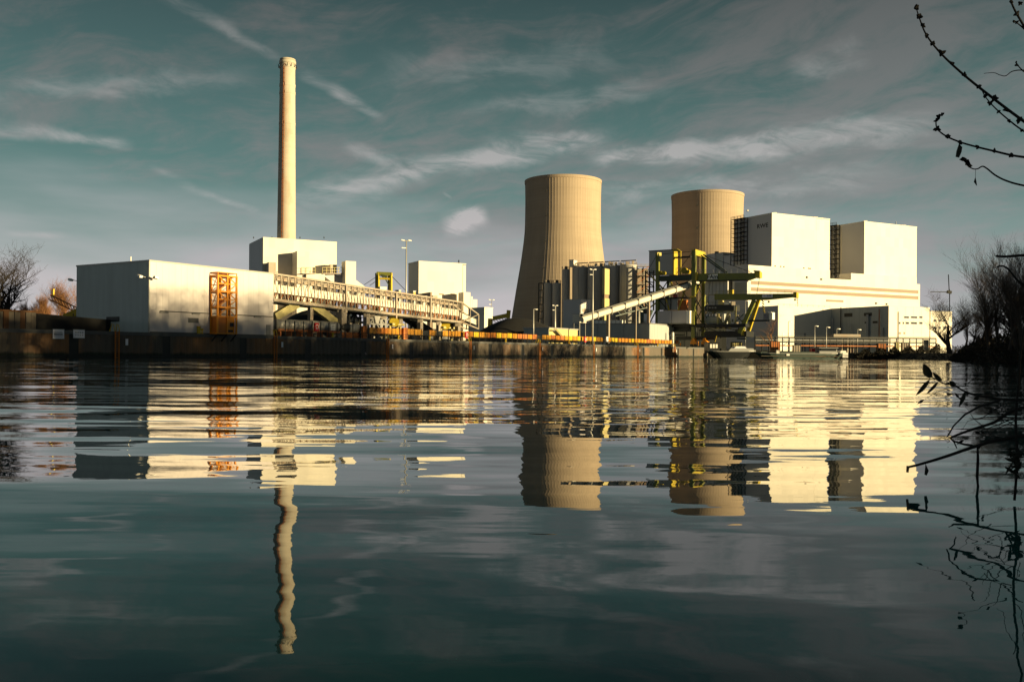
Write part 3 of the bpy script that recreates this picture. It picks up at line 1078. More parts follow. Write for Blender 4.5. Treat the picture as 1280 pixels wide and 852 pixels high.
# bank notice board among the undergrowth
p0 = W(1157, 440, 205); p0.z = 1.6
t = thing('bank_sign', 'tall pale grey board on a post in the dark undergrowth of the right bank', 'sign', p0)
a_, b_ = W(1154.6, 424.5, 205), W(1160.6, 437, 205)
m = MB(); m.box(a_.x, b_.x, 204.9, 205.0, b_.z, a_.z); m.build('board', 'grey_steel', t)
m = MB(); m.bar(p0, Vector((p0.x, 205.1, a_.z)), .12); m.build('post', 'dark_steel', t)


# ------------------------------------------------------------------ lattice conveyor gallery
def gallery():
    d0, d1 = 3.0, 6.6
    sa, zta = Q.f(341.5, 342.0, d0); _, zba = Q.f(341.5, 374.5, d0)
    sb, ztb = Q.f(577, 378.5, d0); _, zbb = Q.f(577, 402.5, d0)
    sc, ztc = Q.f(598, 393, d0); _, zbc = Q.f(598, 411, d0)
    sa += 0.15
    h = zta - zba
    ztb = zbb + h
    N = 34
    t = thing('conveyor_gallery', 'long cream lattice conveyor gallery sloping down from the hall along the quay', 'conveyor gallery', Q.pt(sa, d0, GZ))
    A = lambda k, d, top: Q.pt(sa + (sb - sa) * k / N, d, (zba + (zbb - zba) * k / N) + (h if top else 0))
    for nm, top in (('top_chord', 1), ('bottom_chord', 0)):
        m = MB(); m.bar(A(0, d0, top), A(N, d0, top), .24, .34 if top else .52); m.build(nm, 'cream_steel', t)
    m = MB(); m.bar(A(0, d1, 1), A(N, d1, 1), .26, .42); m.bar(A(0, d1, 0), A(N, d1, 0), .26, .6)
    for k in range(N):
        m.bar(A(k, d1, 0), A(k, d1, 1), .16); m.bar(A(k, d1, 0), A(k + 1, d1, 1), .12)
    m.build('rear_truss', 'cream_steel', t)
    m = MB(); p0 = A(0, d0, 0); m.bar(A(0, d0, 0) - p0, A(0, d0, 1) - p0, .15); pm = m.mesh('post', 'cream_steel')
    m = MB(); m.bar(A(0, d0, 1) - p0, A(0, d0, .0) - p0 + (A(.72, d0, 0) - p0), .10); dm = m.mesh('diagonal', 'cream_steel')
    m = MB(); m.bar(A(0, d0, 1) - p0, A(0, d1, 1) - p0, .14); cm = m.mesh('cross_beam', 'cream_steel')
    m = MB(); m.bar(ZERO, A(.55, d0, 0) - p0 + Vector((0, 0, h * .30)), .08); km = m.mesh('knee_brace', 'rust_orange')
    for k in range(N + 1):
        place(pm, 'post', t, A(k, d0, 0))
        place(cm, 'cross_beam', t, A(k, d0, 0))
        if k < N:
            place(dm, 'diagonal', t, A(k, d0, 0))
            place(km, 'knee_brace', t, A(k, d0 + .25, 0))
    # heavier splice posts
    m = MB(); m.bar(Vector((0, 0, -.9)), Vector((0, 0, h + .1)), .42); sm = m.mesh('splice_post', 'cream_steel')
    for k in (11, 20, 27):
        place(sm, 'splice_post', t, A(k, d0 - .02, 0))
    # belt cover and floor
    def strip(name, f0, f1, da, db, mt):
        m = MB()
        m.hexa([A(0, da, 0) + Vector((0, 0, h * f0)), A(N, da, 0) + Vector((0, 0, h * f0)), A(N, db, 0) + Vector((0, 0, h * f0)), A(0, db, 0) + Vector((0, 0, h * f0)),
                A(0, da, 0) + Vector((0, 0, h * f1)), A(N, da, 0) + Vector((0, 0, h * f1)), A(N, db, 0) + Vector((0, 0, h * f1)), A(0, db, 0) + Vector((0, 0, h * f1))])
        return m.build(name, mt, t)
    strip('belt_cover', .30, .62, 3.7, 5.9, 'white_cladding')
    strip('walkway_floor', -.10, .02, 3.2, 6.4, 'black_steel')
    strip('pipe_tray', .80, .88, 4.2, 5.2, 'cream_steel')
    m = MB()
    for k in range(0, N):
        a = A(k + .3, 3.75, 0); m.bar(a, a + Vector((0, 0, h * .29)), .34, .3)
    m.build('idler_frames', 'rust_orange', t)
    # inclined lower end
    end = [Q.pt(sb, d0, zbb), Q.pt(sc, d0, zbc), Q.pt(sc, d0, ztc), Q.pt(sb, d0, ztb)]
    m = MB()
    for i in range(4): m.bar(end[i], end[(i + 1) % 4], .3)
    m.bar(end[0], end[2], .16); m.bar(end[1].lerp(end[0], .5), end[2].lerp(end[3], .5), .2)
    off = -Q.n * 3.6
    for i in range(4): m.bar(end[i] + off, end[(i + 1) % 4] + off, .3); m.bar(end[i], end[i] + off, .2)
    m.build('end_frame', 'cream_steel', t)
    m = MB(); i_ = Vector((0, 0, 1))
    m.hexa([end[0] - Q.n * .5 + i_ * 1, end[1] - Q.n * .5 + i_ * 1, end[1] - Q.n * 3 + i_, end[0] - Q.n * 3 + i_,
            end[0] - Q.n * .5 + i_ * 2.4, end[1] - Q.n * .5 + i_ * 2.4, end[1] - Q.n * 3 + i_ * 2.4, end[0] - Q.n * 3 + i_ * 2.4])
    m.build('end_cover', 'white_cladding', t)
    # raking legs and trestles
    def at(x, y, d=4.2):
        s, z = Q.f(x, y, d); return Q.pt(s, d, z)
    m = MB(); m.bar(at(343, 396), at(371, 379.5), 1.0, 1.5); m.build('raking_leg', 'cream_paint', t)
    m = MB(); m.bar(at(389, 380.5), at(420, 403.5), 1.0, 1.5); m.build('raking_leg', 'cream_paint', t)
    m = MB(); m.bar(at(369, 379.3), at(391, 380.8), 1.0, .9); m.build('leg_head', 'cream_paint', t)
    m = MB(); m.bar(at(388, 381), at(388, 400), .8); m.build('hanger', 'cream_steel', t)
    for (x, y0, w) in ((427, 386, 1.5), (458, 392, 1.0), (548, 402, .8), (572, 404, 1.0), (525, 399, 1.0)):
        for dd_ in (3.4, 6.2):
            p = at(x, y0, dd_); q = p.copy(); q.z = GZ
            m = MB(); m.bar(q, p, w); m.build('trestle_leg', 'cream_steel', t)
        m = MB(); m.bar(at(x, y0 + 2, 3.0), at(x, y0 + 2, 6.6), w * 1.1, .7); m.build('trestle_head', 'cream_steel', t)


gallery()


def quay_conveyor():
    # grey hooded part
    sA, _ = Q.f(344, 405, 3.2); sB, _ = Q.f(421, 405, 3.2)
    t = thing('hooded_conveyor', 'fat grey tube of a hooded conveyor lying along the quay under the gallery', 'conveyor', Q.pt(sA, 3.2, QTOP))
    n = 6
    for i in range(n):
        a = sA + (sB - sA) * i / n + .08; b = sA + (sB - sA) * (i + 1) / n - .08
        m = MB(); m.tube([Q.pt(a, 3.2, 6.25), Q.pt(b, 3.2, 6.25)], 1.05, 14); m.build('hood', 'galvanised', t, True)
        m = MB(); m.fbox(Q, a + .5, a + .8, 2.5, 3.9, GZ, 5.4); m.build('leg', 'rust_orange', t)
    m = MB(); m.fbox(Q, sA, sB, 2.3, 2.6, 5.0, 5.35); m.build('frame_beam', 'rust_orange', t)
    sC, _ = Q.f(433, 405, 3.2); sD, _ = Q.f(447, 405, 3.2)
    t2 = thing('hooded_conveyor', 'short grey hooded conveyor drum beside the dark drive at the head of the yellow conveyor', 'conveyor', Q.pt(sC, 3.2, QTOP))
    m = MB(); m.tube([Q.pt(sC, 3.2, 6.1), Q.pt(sD, 3.2, 6.1)], .95, 14); m.build('hood', 'galvanised', t2, True)
    m = MB(); m.tube([Q.pt(sC - 2.6, 3.2, 6.2), Q.pt(sC - .05, 3.2, 6.2)], [.5, 1.2], 12); m.build('drive_drum', 'dark_steel', t2, True)
    m = MB(); m.fbox(Q, sC - 2, sD, 2.6, 3.8, GZ, 5.2); m.build('base', 'rust_orange', t2)
    # yellow sided part
    sE, _ = Q.f(452, 412, 1.9); sF, _ = Q.f(838, 430, 1.9)
    t3 = thing('yellow_conveyor', 'very long low conveyor with yellow and orange side panels along the quay edge', 'conveyor', Q.pt(sE, 1.9, QTOP))
    wd = 2.62
    m = MB(); m.hexa([Q.a * a_ - Q.n * d_ + Vector((0, 0, z_)) for z_ in (0, 1.34) for (a_, d_) in ((0.03, 0), (wd - .05, 0), (wd - .05, .06), (.03, .06))])
    pm = m.mesh('side_panel', 'panel_yellow')
    pm2 = m.mesh('side_panel', 'rust_orange')
    pm3 = m.mesh('side_panel', 'safety_yellow')
    m = MB(); m.bar(Vector((0, 0, 0)), Vector((0, 0, 1.15)), .22); lm = m.mesh('leg', 'dark_steel')
    k = 0
    s = sE
    while s < sF:
        pick = random.random()
        if pick > .06:
            place(pm2 if pick < .16 else pm3 if pick > .88 else pm, 'side_panel', t3, Q.pt(s, 1.9 + random.uniform(0, .05), 5.05 + random.uniform(-.05, .05)))
        place(lm, 'leg', t3, Q.pt(s, 2.2, QTOP - .1))
        s += wd
    m = MB(); m.fbox(Q, sE, s, 2.0, 3.4, 4.95, 6.2); m.build('belt_housing', 'dark_steel', t3)
    for (x, w) in ((506, 1.5), (455, 1.2)):
        s_, _ = Q.f(x, 415, 1.6)
        m = MB(); m.fbox(Q, s_ - w / 2, s_ + w / 2, 1.3, 1.85, QTOP, 6.6); m.build('drive_cover', 'rust_orange', t3)
    # dark post and rail fence in front
    sG, _ = Q.f(345, 410, .95); sH, _ = Q.f(846, 430, .95)
    t4 = thing('post_fence', 'dark thin post and rail fence along the quay edge in front of the conveyors', 'fence', Q.pt(sG, .95, QTOP))
    m = MB(); m.bar(Vector((0, 0, 0)), Vector((0, 0, 3.0)), .15); lm = m.mesh('post', 'black_steel')
    m = MB(); m.bar(Vector((0, 0, 0)), Vector((0, 0, 2.5)), .13); lm2 = m.mesh('post', 'black_steel')
    s = sG
    while s < sH:
        place(lm if s < sE + 8 else lm2, 'post', t4, Q.pt(s, .95, QTOP - .01))
        s += 2.35 if s < sE else 2.62
    for z in (QTOP + .55, QTOP + 1.1):
        m = MB(); m.bar(Q.pt(sG, .95, z), Q.pt(sH, .95, z), .07); m.build('rail', 'black_steel', t4)
    # life buoy and sign on the fence
    for (x, y, lab) in ((395, 408.5, 'red life buoy cabinet on the quay fence in front of the grey hooded conveyor'),
                        (582.5, 418.5, 'red life buoy cabinet on the quay fence at the low end of the gallery'),
                        (731, 424, 'red life buoy cabinet on the quay fence to the right of the yellow shed')):
        s_, z_ = Q.f(x, y, .8)
        t5 = thing('life_buoy', lab, 'life buoy', Q.pt(s_, .8, z_ - .7), 'red life buoy cabinets along the quay fence')
        m = MB(); m.fbox(Q, s_ - .55, s_ + .55, .55, .86, z_ - .8, z_ + .8); m.build('cabinet', 'red_paint', t5)
        m = MB()
        pts = [Q.pt(s_ + .36 * cos(q * pi / 6), .5, z_ + .42 * sin(q * pi / 6)) for q in range(13)]
        m.tube(pts, .09, 5, False); m.build('ring', 'white_paint', t5, True)
    s_, z_ = Q.f(416, 409, .8)
    t6 = thing('quay_sign', 'small pale square sign on the quay fence right of the grey hooded conveyor', 'sign', Q.pt(s_, .8, z_ - 2))
    m = MB(); m.fbox(Q, s_ - .62, s_ + .62, .7, .78, z_ - .62, z_ + .62); bd = m.build('board', 'white_paint', t6)
    m = MB()
    for q in (-.3, 0, .3): m.fbox(Q, s_ - .4, s_ + .4, .68, .699, z_ + q - .05, z_ + q + .05)
    m.build('print', 'grey_print', bd)
    m = MB(); m.bar(Q.pt(s_, .82, QTOP), Q.pt(s_, .82, z_), .1); m.build('post', 'black_steel', t6)
    s_, z_ = Q.f(758.8, 424, .8)
    t6 = thing('quay_sign', 'upright white board on the quay fence right of the tallest light mast', 'sign', Q.pt(s_, .8, QTOP))
    m = MB(); m.fbox(Q, s_ - .75, s_ + .75, .7, .78, z_ - .75, z_ + .85); m.build('board', 'lilac_board', t6)
    m = MB(); m.bar(Q.pt(s_, .82, QTOP), Q.pt(s_, .82, z_), .1); m.build('post', 'black_steel', t6)


quay_conveyor()


# ------------------------------------------------------------------ machinery below the gallery
def transfer_station():
    def at(x, y, d): 
        s, z = Q.f(x, y, d); return Q.pt(s, d, z)
    d = 5.5
    t = thing('transfer_station', 'grey steel transfer tower with pipes and braces below the middle of the gallery', 'transfer station', at(470, 421, d))
    for x in (458, 466, 475, 481):
        m = MB(); m.bar(at(x, 423, d), at(x, 391 + (x - 458) * .25, d), .7); m.build('column', 'grey_steel', t)
    for y in (398, 405, 412):
        m = MB(); m.bar(at(455, y - 1, d - .2), at(486, y + 1, d - .2), .35); m.build('girt', 'grey_steel', t)
    m = MB()
    for (xa, ya, xb, yb) in ((458, 412, 466, 398), (466, 398, 475, 412), (475, 398, 481, 406), (458, 398, 466, 405)):
        m.bar(at(xa, ya, d - .1), at(xb, yb, d - .1), .25)
    m.build('braces', 'grey_steel', t)
    for (x, y, r) in ((463, 390, 1.2), (479, 393, 1.0)):
        m = MB(); m.tube([at(x, y, d - 1.2), at(x, y, d + 1.0)], r, 12); m.build('fan_casing', 'cream_steel', t)
    m = MB(); m.prism([at(468, 394, d - .8), at(476, 394, d - .8), at(473.5, 404, d - .8), at(470, 404, d - .8)], -Q.n * 1.6); m.build('chute', 'galvanised', t)
    # pipe frame left of it
    t = thing('pipe_rack', 'dark pipe rack with cross braced frames under the gallery left of the transfer tower', 'pipe rack', at(440, 421, 7))
    for x in (436, 443, 450):
        m = MB(); m.bar(at(x, 423, 7), at(x, 391, 7), .35); m.build('post', 'dark_steel', t)
    m = MB(); m.bar(at(434, 391, 7), at(453, 393, 7), .4); m.bar(at(430, 402, 7), at(455, 403, 7), .5); m.build('beam', 'dark_steel', t)
    m = MB(); m.bar(at(436, 402, 7), at(443, 391, 7), .25); m.bar(at(450, 402, 7), at(443, 391, 7), .25); m.build('braces', 'dark_steel', t)
    # yellow drive platforms further right
    for (x, y, lab) in ((493, 405, 'yellow drive platform with wheel under the gallery right of the transfer tower'),
                        (557, 409, 'cream drive platform with round drum under the lower end of the gallery')):
        b = at(x, 424, 6)
        t = thing('drive_platform', lab, 'machine', b)
        m = MB(); m.bar(at(x - 7, y, 6), at(x + 8, y + 1, 6), 2.2, .5); m.build('deck', 'cream_paint', t)
        m = MB(); m.tube([at(x, y - 2.5, 5.0), at(x, y - 2.5, 6.6)], 1.1, 14); m.build('wheel', 'crane_yellow', t)
        m = MB(); m.fbox(Q, *[Q.f(q, y, 6)[0] for q in (x + 3, x + 7)], 5.2, 6.5, at(x, y, 6).z, at(x, y, 6).z + 1.6); m.build('motor', 'cream_steel', t)
        for q in (-6, 7):
            m = MB(); m.bar(at(x + q, 426, 6), at(x + q, y, 6), .5); m.build('leg', 'cream_paint', t)
        m = MB(); m.bar(at(x - 6, 420, 5.9), at(x + 7, y + 1, 5.9), .3); m.build('brace', 'cream_paint', t)
    # white chute sloping down
    t = thing('sloping_chute', 'dark sloping belt bridge with pale edge going down behind the yellow conveyor', 'conveyor', at(520, 420, 12))
    m = MB(); m.bar(at(508, 396, 12), at(536, 415, 12), 2.4, 1.6); m.build('trough', 'dark_steel', t)
    m = MB(); m.bar(at(511, 395, 11), at(538, 413.5, 11), .3, .7); m.build('edge_beam', 'white_paint', t)
    for (x, y) in ((514, 400), (530, 411)):
        m = MB(); m.bar(at(x, 424, 12), at(x, y, 12), .4); m.build('leg', 'dark_steel', t)
    # small low sheds behind that close the view between the legs
    for (x0, x1, y, d_, mt, lab) in ((350, 372, 406, 14, 'dark_steel', 'low dark shed behind the grey hooded conveyor'),
                                     (429, 452, 396, 24, 'cream_steel', 'cream shed seen through the pipe rack under the gallery'),
                                     (484, 506, 410, 16, 'dark_steel', 'low dark shed behind the yellow drive platform'),
                                     (538, 566, 412, 18, 'grey_steel', 'low grey shed behind the lower end of the gallery')):
        s0, z = Q.f(x0, y, d_); s1, _ = Q.f(x1, y, d_)
        t = thing('shed', lab, 'shed', Q.pt((s0 + s1) / 2, d_, GZ))
        m = MB(); m.fbox(Q, s0, s1, d_, d_ + 6, GZ - .1, z); m.build('wall', mt, t)
        m = MB(); m.fbox(Q, s0 - .2, s1 + .2, d_ - .25, d_ + 6.2, z, z + .25); m.build('roof', 'dark_steel', t)
        m = MB(); m.fbox(Q, s0 + 1.2, s0 + 2.4, d_ - .06, d_ + .05, GZ, GZ + 2.1); m.build('door', 'black_steel', t)


transfer_station()


def heap(x, Y, r, h, label, seed):
    rng = random.Random(seed)
    c = W(x, 430, Y); c.z = GZ - .3
    m = MB()
    n, k = 28, 9
    for i in range(k + 1):
        q = i / k
        for j in range(n):
            th = 2 * pi * j / n
            rr = r * (1 - q) * (1 + .06 * sin(3 * th + seed) + .03 * rng.uniform(-1, 1))
            z = h * (1 - (1 - q) ** 1.25) * (1 + .03 * rng.uniform(-1, 1))
            z = h * sin(q * pi / 2) ** 1.0 * .985 + .015 * rng.random()
            m.v.append(c + Vector((rr * cos(th), rr * sin(th), z)))
    for i in range(k):
        for j in range(n):
            j2 = (j + 1) % n
            m.f.append((i * n + j, i * n + j2, (i + 1) * n + j2, (i + 1) * n + j))
    m.solid('coal_heap', 'coal', label, 'coal heap', 'coal heaps behind the quay', smooth=True)


heap(392, 222, 13.5, 8.2, 'black coal heap seen between the raking legs of the gallery', 1)
heap(646, 300, 20, 9.6, 'low wide black coal heap in front of the big cooling tower', 2)
heap(512, 262, 14, 5.0, 'dark coal heap behind the yellow conveyor under the gallery', 3)


# ------------------------------------------------------------------ chimney and filter house
def corner_block(fr, mtf, x_left, x1, y_c, d, x_c, zb, mts=None, extra=0.0):
    """box standing on the ground: front face from column x_c to x1 at set-back d, left face out to x_left"""
    s0, zt = fr.f(x_c, y_c, d)
    s1, _ = fr.f(x1, y_c, d)
    dl, _ = fr.g(x_left, y_c, s0)
    return s0, s1, d, dl, zt


def block(name, t, fr, s0, s1, d0, d1, z0, z1, m):
    q = MB(); q.fbox(fr, s0, s1, d0, d1, z0, z1)
    return q.build(name, m, t)


def roof_lip(t, fr, s0, s1, d0, d1, z, m='white_cladding', w=.5, h=.7):
    q = MB()
    q.fbox(fr, s0 - .12, s1 + .12, d0 - .12, d0 + w, z, z + h)
    q.fbox(fr, s0 - .12, s0 + w, d0 + w + .002, d1 - w, z, z + h)
    q.fbox(fr, s1 - w, s1 + .12, d0 + w + .002, d1 - w, z, z + h)
    q.fbox(fr, s0 - .12, s1 + .12, d1 - w + .002, d1 + .12, z, z + h)
    return q.build('parapet', m, t)


def railing(m, pts, h=1.1, step=2.0, w=.08):
    for i in range(len(pts) - 1):
        a, b = pts[i], pts[i + 1]
        n = max(1, int((b - a).length / step))
        for k in range(n + 1):
            p = a.lerp(b, k / n)
            m.bar(p, p + Vector((0, 0, h)), w)
        for z in (h, h * .5):
            m.bar(a + Vector((0, 0, z)), b + Vector((0, 0, z)), w)


def filter_house():
    s0, s1, d0, d1, zt = corner_block(L, None, 312, 421, 297.5, 0, 329, 0)
    t = thing('filter_house', 'tall pale windowless block from which the chimney rises', 'building', L.pt(s0, d0, 3))
    block('wall', t, L, s0, s1, d0, d1, 0, zt, 'white_cladding')
    roof_lip(t, L, s0, s1, d0, d1, zt)
    e = MB(); e.fbox(L, s0 - .3, s0 - .02, d0 + .6, d1, 10, zt); e.build('shade_side_sheet', 'shade_cladding', t)  # greyer sheet paints the shade of the left face
    # annexes on the front
    def annex(xl, xc, x1, yt, d, label, mt='white_cladding', zb=0.0, mside=True):
        a, z = L.f(xc, yt, -d); b, _ = L.f(x1, yt, -d)
        dl, _ = L.g(xl, yt, a)
        dl = min(dl, -0.1)
        q = MB(); q.fbox(L, a, b, -d, max(dl, -d + 2), zb, z)
        return q.build('annex', mt, t, label=label), a, b, z
    annex(329.5, 336, 345, 327.5, 10, 'low cream annex at the foot of the block', 'cream_steel')
    ax, a, b, z = annex(363, 371.5, 387, 313.5, 14, 'narrow stair shaft on the front of the block')
    annex(404, 413, 421, 330.5, 13, 'brown shaft beside the balcony', 'cream_steel')
    annex(427, 432, 445, 326, 22, 'tall narrow shaft at the right end')
    # balcony platforms
    def at(x, y, d): 
        s, z = L.f(x, y, d); return L.pt(s, d, z)
    for (xa, xb, y) in ((377, 394, 342), (403, 428, 342)):
        m = MB(); m.bar(at(xa, y, -16), at(xb, y, -16), 5.0, .6)
        bl = m.build('balcony', 'cream_steel', t)
        m = MB(); railing(m, [at(xa, y - .4, -18), at(xb, y - .4, -18)], 4.2, 2.6, .28); m.build('balcony_rail', 'cream_paint', bl)
    m = MB(); m.prism([at(404, 344, -14), at(428, 343, -14), at(428, 355, -14), at(418, 355, -14)], -L.n * 6); m.build('hopper', 'shade_cladding', t)
    m = MB(); m.prism([at(383, 343, -17), at(406, 341.5, -17), at(406, 352, -17), at(383, 350, -17)], -L.n * 6); m.build('duct', 'white_cladding', t)
    m = MB(); m.prism([at(445, 350, -20), at(456, 358, -20), at(456, 372, -20), at(428, 372, -20), at(428, 355, -20)], -L.n * 12); m.build('sloping_annex', 'white_cladding', t)
    m = MB()
    for x in (317, 340, 375, 405): m.bar(at(x, 298, 4), at(x, 296, 4), .5)
    m.build('roof_vents', 'dark_steel', t)
    # chimney
    c = W(358.0, 298, 668.0)
    k = 668.0 / FPX
    zt_ = W(358.5, 72.5, 661.0).z
    zb = 0.0
    ct = thing('chimney', 'very tall slender concrete chimney with stained top', 'chimney', (c.x, c.y, 3))
    H = zt_
    prof = []
    z298 = c.z
    for i in range(25):
        z = zb + (H - zb) * i / 24
        q = (z - z298) / (H - z298)
        r = k * (11.4 - 2.2 * q)
        prof.append((r, z))
    m = MB(); m.lathe((c.x, c.y, 0), prof, 40); m.build('shaft', 'chimney_concrete', ct, True)
    for i, (yy, rr) in enumerate(((75, 10.2), (81, 9.9), (104, 9.85), (113.5, 9.9), (152, 10.15))):
        z = W(358, yy, 661).z
        m = MB(); m.lathe((c.x, c.y, 0), [(k * rr, z - 1.0), (k * (rr + .05), z - .8), (k * (rr + .05), z + .8), (k * rr, z + 1)], 40); m.build('band', 'chimney_concrete', ct, True)
    zt2 = W(358, 81, 661).z
    m = MB()
    for j in range(14):
        th = 2 * pi * j / 14
        p = Vector((c.x + k * 10.2 * cos(th), c.y + k * 10.2 * sin(th), zt2)); q = Vector((c.x + k * 11.3 * cos(th), c.y + k * 11.3 * sin(th), zt2))
        m.bar(p, q, .5); m.bar(q, q + Vector((0, 0, 1.8)), .3)
    m.build('gallery_brackets', 'dark_steel', ct)['kind'] = 'stuff'
    m = MB(); m.lathe((c.x, c.y, 0), [(k * 9.0, H - .1), (k * 9.6, H - .1), (k * 9.6, H + 1.0), (k * 9.0, H + 1.0)], 40, False); m.build('rim', 'chimney_concrete', ct, True)
    # ladder up the sunlit flank
    m = MB()
    th = radians(-100)
    zs = [prof[2][1] + (H - 4 - prof[2][1]) * i / 60 for i in range(61)]
    def rr_(z): 
        q = (z - z298) / (H - z298); return k * (11.4 - 2.2 * q)
    for sg in (-.012, .012):
        m.tube([Vector((c.x + (rr_(z) + .35) * cos(th + sg * 8), c.y + (rr_(z) + .35) * sin(th + sg * 8), z)) for z in zs], .14, 4)
    for z in zs[::1]:
        m.bar(Vector((c.x + (rr_(z) - .1) * cos(th), c.y + (rr_(z) - .1) * sin(th), z)), Vector((c.x + (rr_(z) + .5) * cos(th), c.y + (rr_(z) + .5) * sin(th), z)), .5, .3)
    m.build('ladder', 'rust_orange', ct)


filter_house()


def mid_hall():
    s0, s1, d0, d1, zt = corner_block(Mf, None, 510.5, 582.5, 327, 0, 523.5, 0)
    t = thing('middle_hall', 'pale tall square block beside the floodlight mast with stepped low wings', 'building', Mf.pt(s0, d0, 3))
    sP, _ = Mf.f(578.5, 330, 0)
    block('wall', t, Mf, s0, sP - .15, d0, d1, 0, zt, 'white_cladding')
    block('end_bay', t, Mf, sP + .15, s1, d0 + .1, d1, 0, zt - .4, 'white_cladding')
    roof_lip(t, Mf, s0, s1, d0, d1, zt, 'white_cladding', .4, .5)
    def at(x, y, d): 
        s, z = Mf.f(x, y, d); return Mf.pt(s, d, z)
    def wing(xl, xc, x1, yt, d, mt='white_cladding', nm='wing'):
        a, z = Mf.f(xc, yt, -d); b, _ = Mf.f(x1, yt, -d); dl, _ = Mf.g(xl, yt, a)
        q = MB(); q.fbox(Mf, a, b, -d, max(dl, -d + 2), 0, z); return q.build(nm, mt, t)
    wing(573, 579.5, 588, 365, 12)
    wing(588, 588.2, 590.8, 370.5, 11.5)
    wing(590.8, 591, 596.5, 374, 11)
    wing(527, 538, 540, 365, 14, 'tan_band')
    wing(540, 541, 547, 369, 13, 'cream_steel')
    wing(526, 528, 534, 369.5, 18, 'white_cladding')
    for (xa, xb) in ((549.5, 554.5), (563.5, 569)):
        m = MB(); m.fbox(Mf, Mf.f(xa, 367, 0)[0], Mf.f(xb, 367, 0)[0], -.35, .1, at(xa, 368.3, 0).z, at(xa, 366.8, 0).z); m.build('vent', 'tan_band', t)
    m = MB(); m.bar(at(573.5, 330, 3), at(573.5, 325, 3), .5); m.build('mast', 'dark_steel', t)
    # separate cube in front
    B = Frame(W(605.5, 384.5, 420), 50)
    s0, zt = B.f(605.5, 384.5, 0); s1, _ = B.f(616, 385, 0); dl, _ = B.g(585.5, 384.5, s0)
    t = thing('cube_building', 'plain cream cube building standing at the low end of the gallery', 'building', B.pt(s0, 0, 3))
    block('wall', t, B, s0, s1, 0, dl, 0, zt, 'white_cladding')
    roof_lip(t, B, s0, s1, 0, dl, zt, 'white_cladding', .3, .3)
    m = MB(); m.fbox(B, s0 + 1.2, s0 + 2.4, -.08, .05, GZ, GZ + 2.3); m.build('door', 'grey_steel', t)
    # roof boxes seen over the gallery
    for (xl, xc, x1, y, Y, mt, lab) in ((494, 498.5, 501, 363, 330, 'dark_cladding', 'dark box plant unit with yellow edge over the gallery beside the portal frame'),
                                        (512, 516.5, 519.5, 364, 340, 'dark_cladding', 'dark box plant unit over the gallery right of the floodlight mast'),
                                        (473, 475, 483, 359, 340, 'white_cladding', 'small white hut seen between the uprights of the portal frame')):
        B = Frame(W(xc, y, Y), 45)
        s0, zt = B.f(xc, y, 0); s1, _ = B.f(x1, y, 0); dl, _ = B.g(xl, y, s0)
        t = thing('plant_unit', lab, 'plant unit', B.pt(s0, 0, 3))
        block('housing', t, B, s0, s1, 0, dl, 0, zt, mt)
        m = MB(); m.fbox(B, s0 + .1, s1 - .1, -.12, .0, zt - 2.4, zt - .3); m.build('front_panel', 'crane_yellow' if 'dark' in mt else mt, t)
        m = MB(); m.fbox(B, s0 - .15, s1 + .15, -.2, dl + .15, zt, zt + .25); m.build('lid', mt, t)


mid_hall()


def portal_frame():
    Y = 345.0
    w = lambda x, y, q=0: W(x, y, Y) + Vector((.45, .89, 0)) * q
    base = w(481, 430); base.z = GZ
    t = thing('portal_frame', 'olive yellow portal frame with guy wires rising above the gallery', 'portal crane', base)
    for x in (472.7, 488.5):
        p = w(x, 430); p.z = GZ
        m = MB(); m.bar(p, w(x, 341), 1.0, .9); m.build('upright', 'crane_yellow', t)
        m = MB(); m.bar(w(x, 430) + Vector((-1.0, .6, 0)), w(x, 341) + Vector((-1.0, .6, 0)), .35); m.build('rear_flange', 'dark_green', t)
    m = MB(); m.bar(w(471, 341.6), w(490, 342.4), 1.0, 1.2); m.build('cross_beam', 'crane_green', t)
    m = MB(); m.bar(w(474, 348), w(487.5, 348.6), .8, .7); m.build('cross_beam', 'crane_yellow', t)
    m = MB(); m.bar(w(474, 343), w(481, 348), .3); m.bar(w(487, 343), w(480, 348), .3); m.build('brace', 'crane_yellow', t)
    m = MB(); m.bar(w(482, 349), w(487, 358), .4); m.bar(w(477, 344), w(484, 346), 1.2, .8); m.build('hoist', 'dark_green', t)
    for (xa, ya, xb, yb) in ((472, 345, 455, 356), (472, 350, 462, 357), (489.5, 345, 510, 366)):
        m = MB(); m.tube([w(xa, ya), w(xb, yb)], .11, 4); m.build('guy_wire', 'dark_steel', t)


portal_frame()


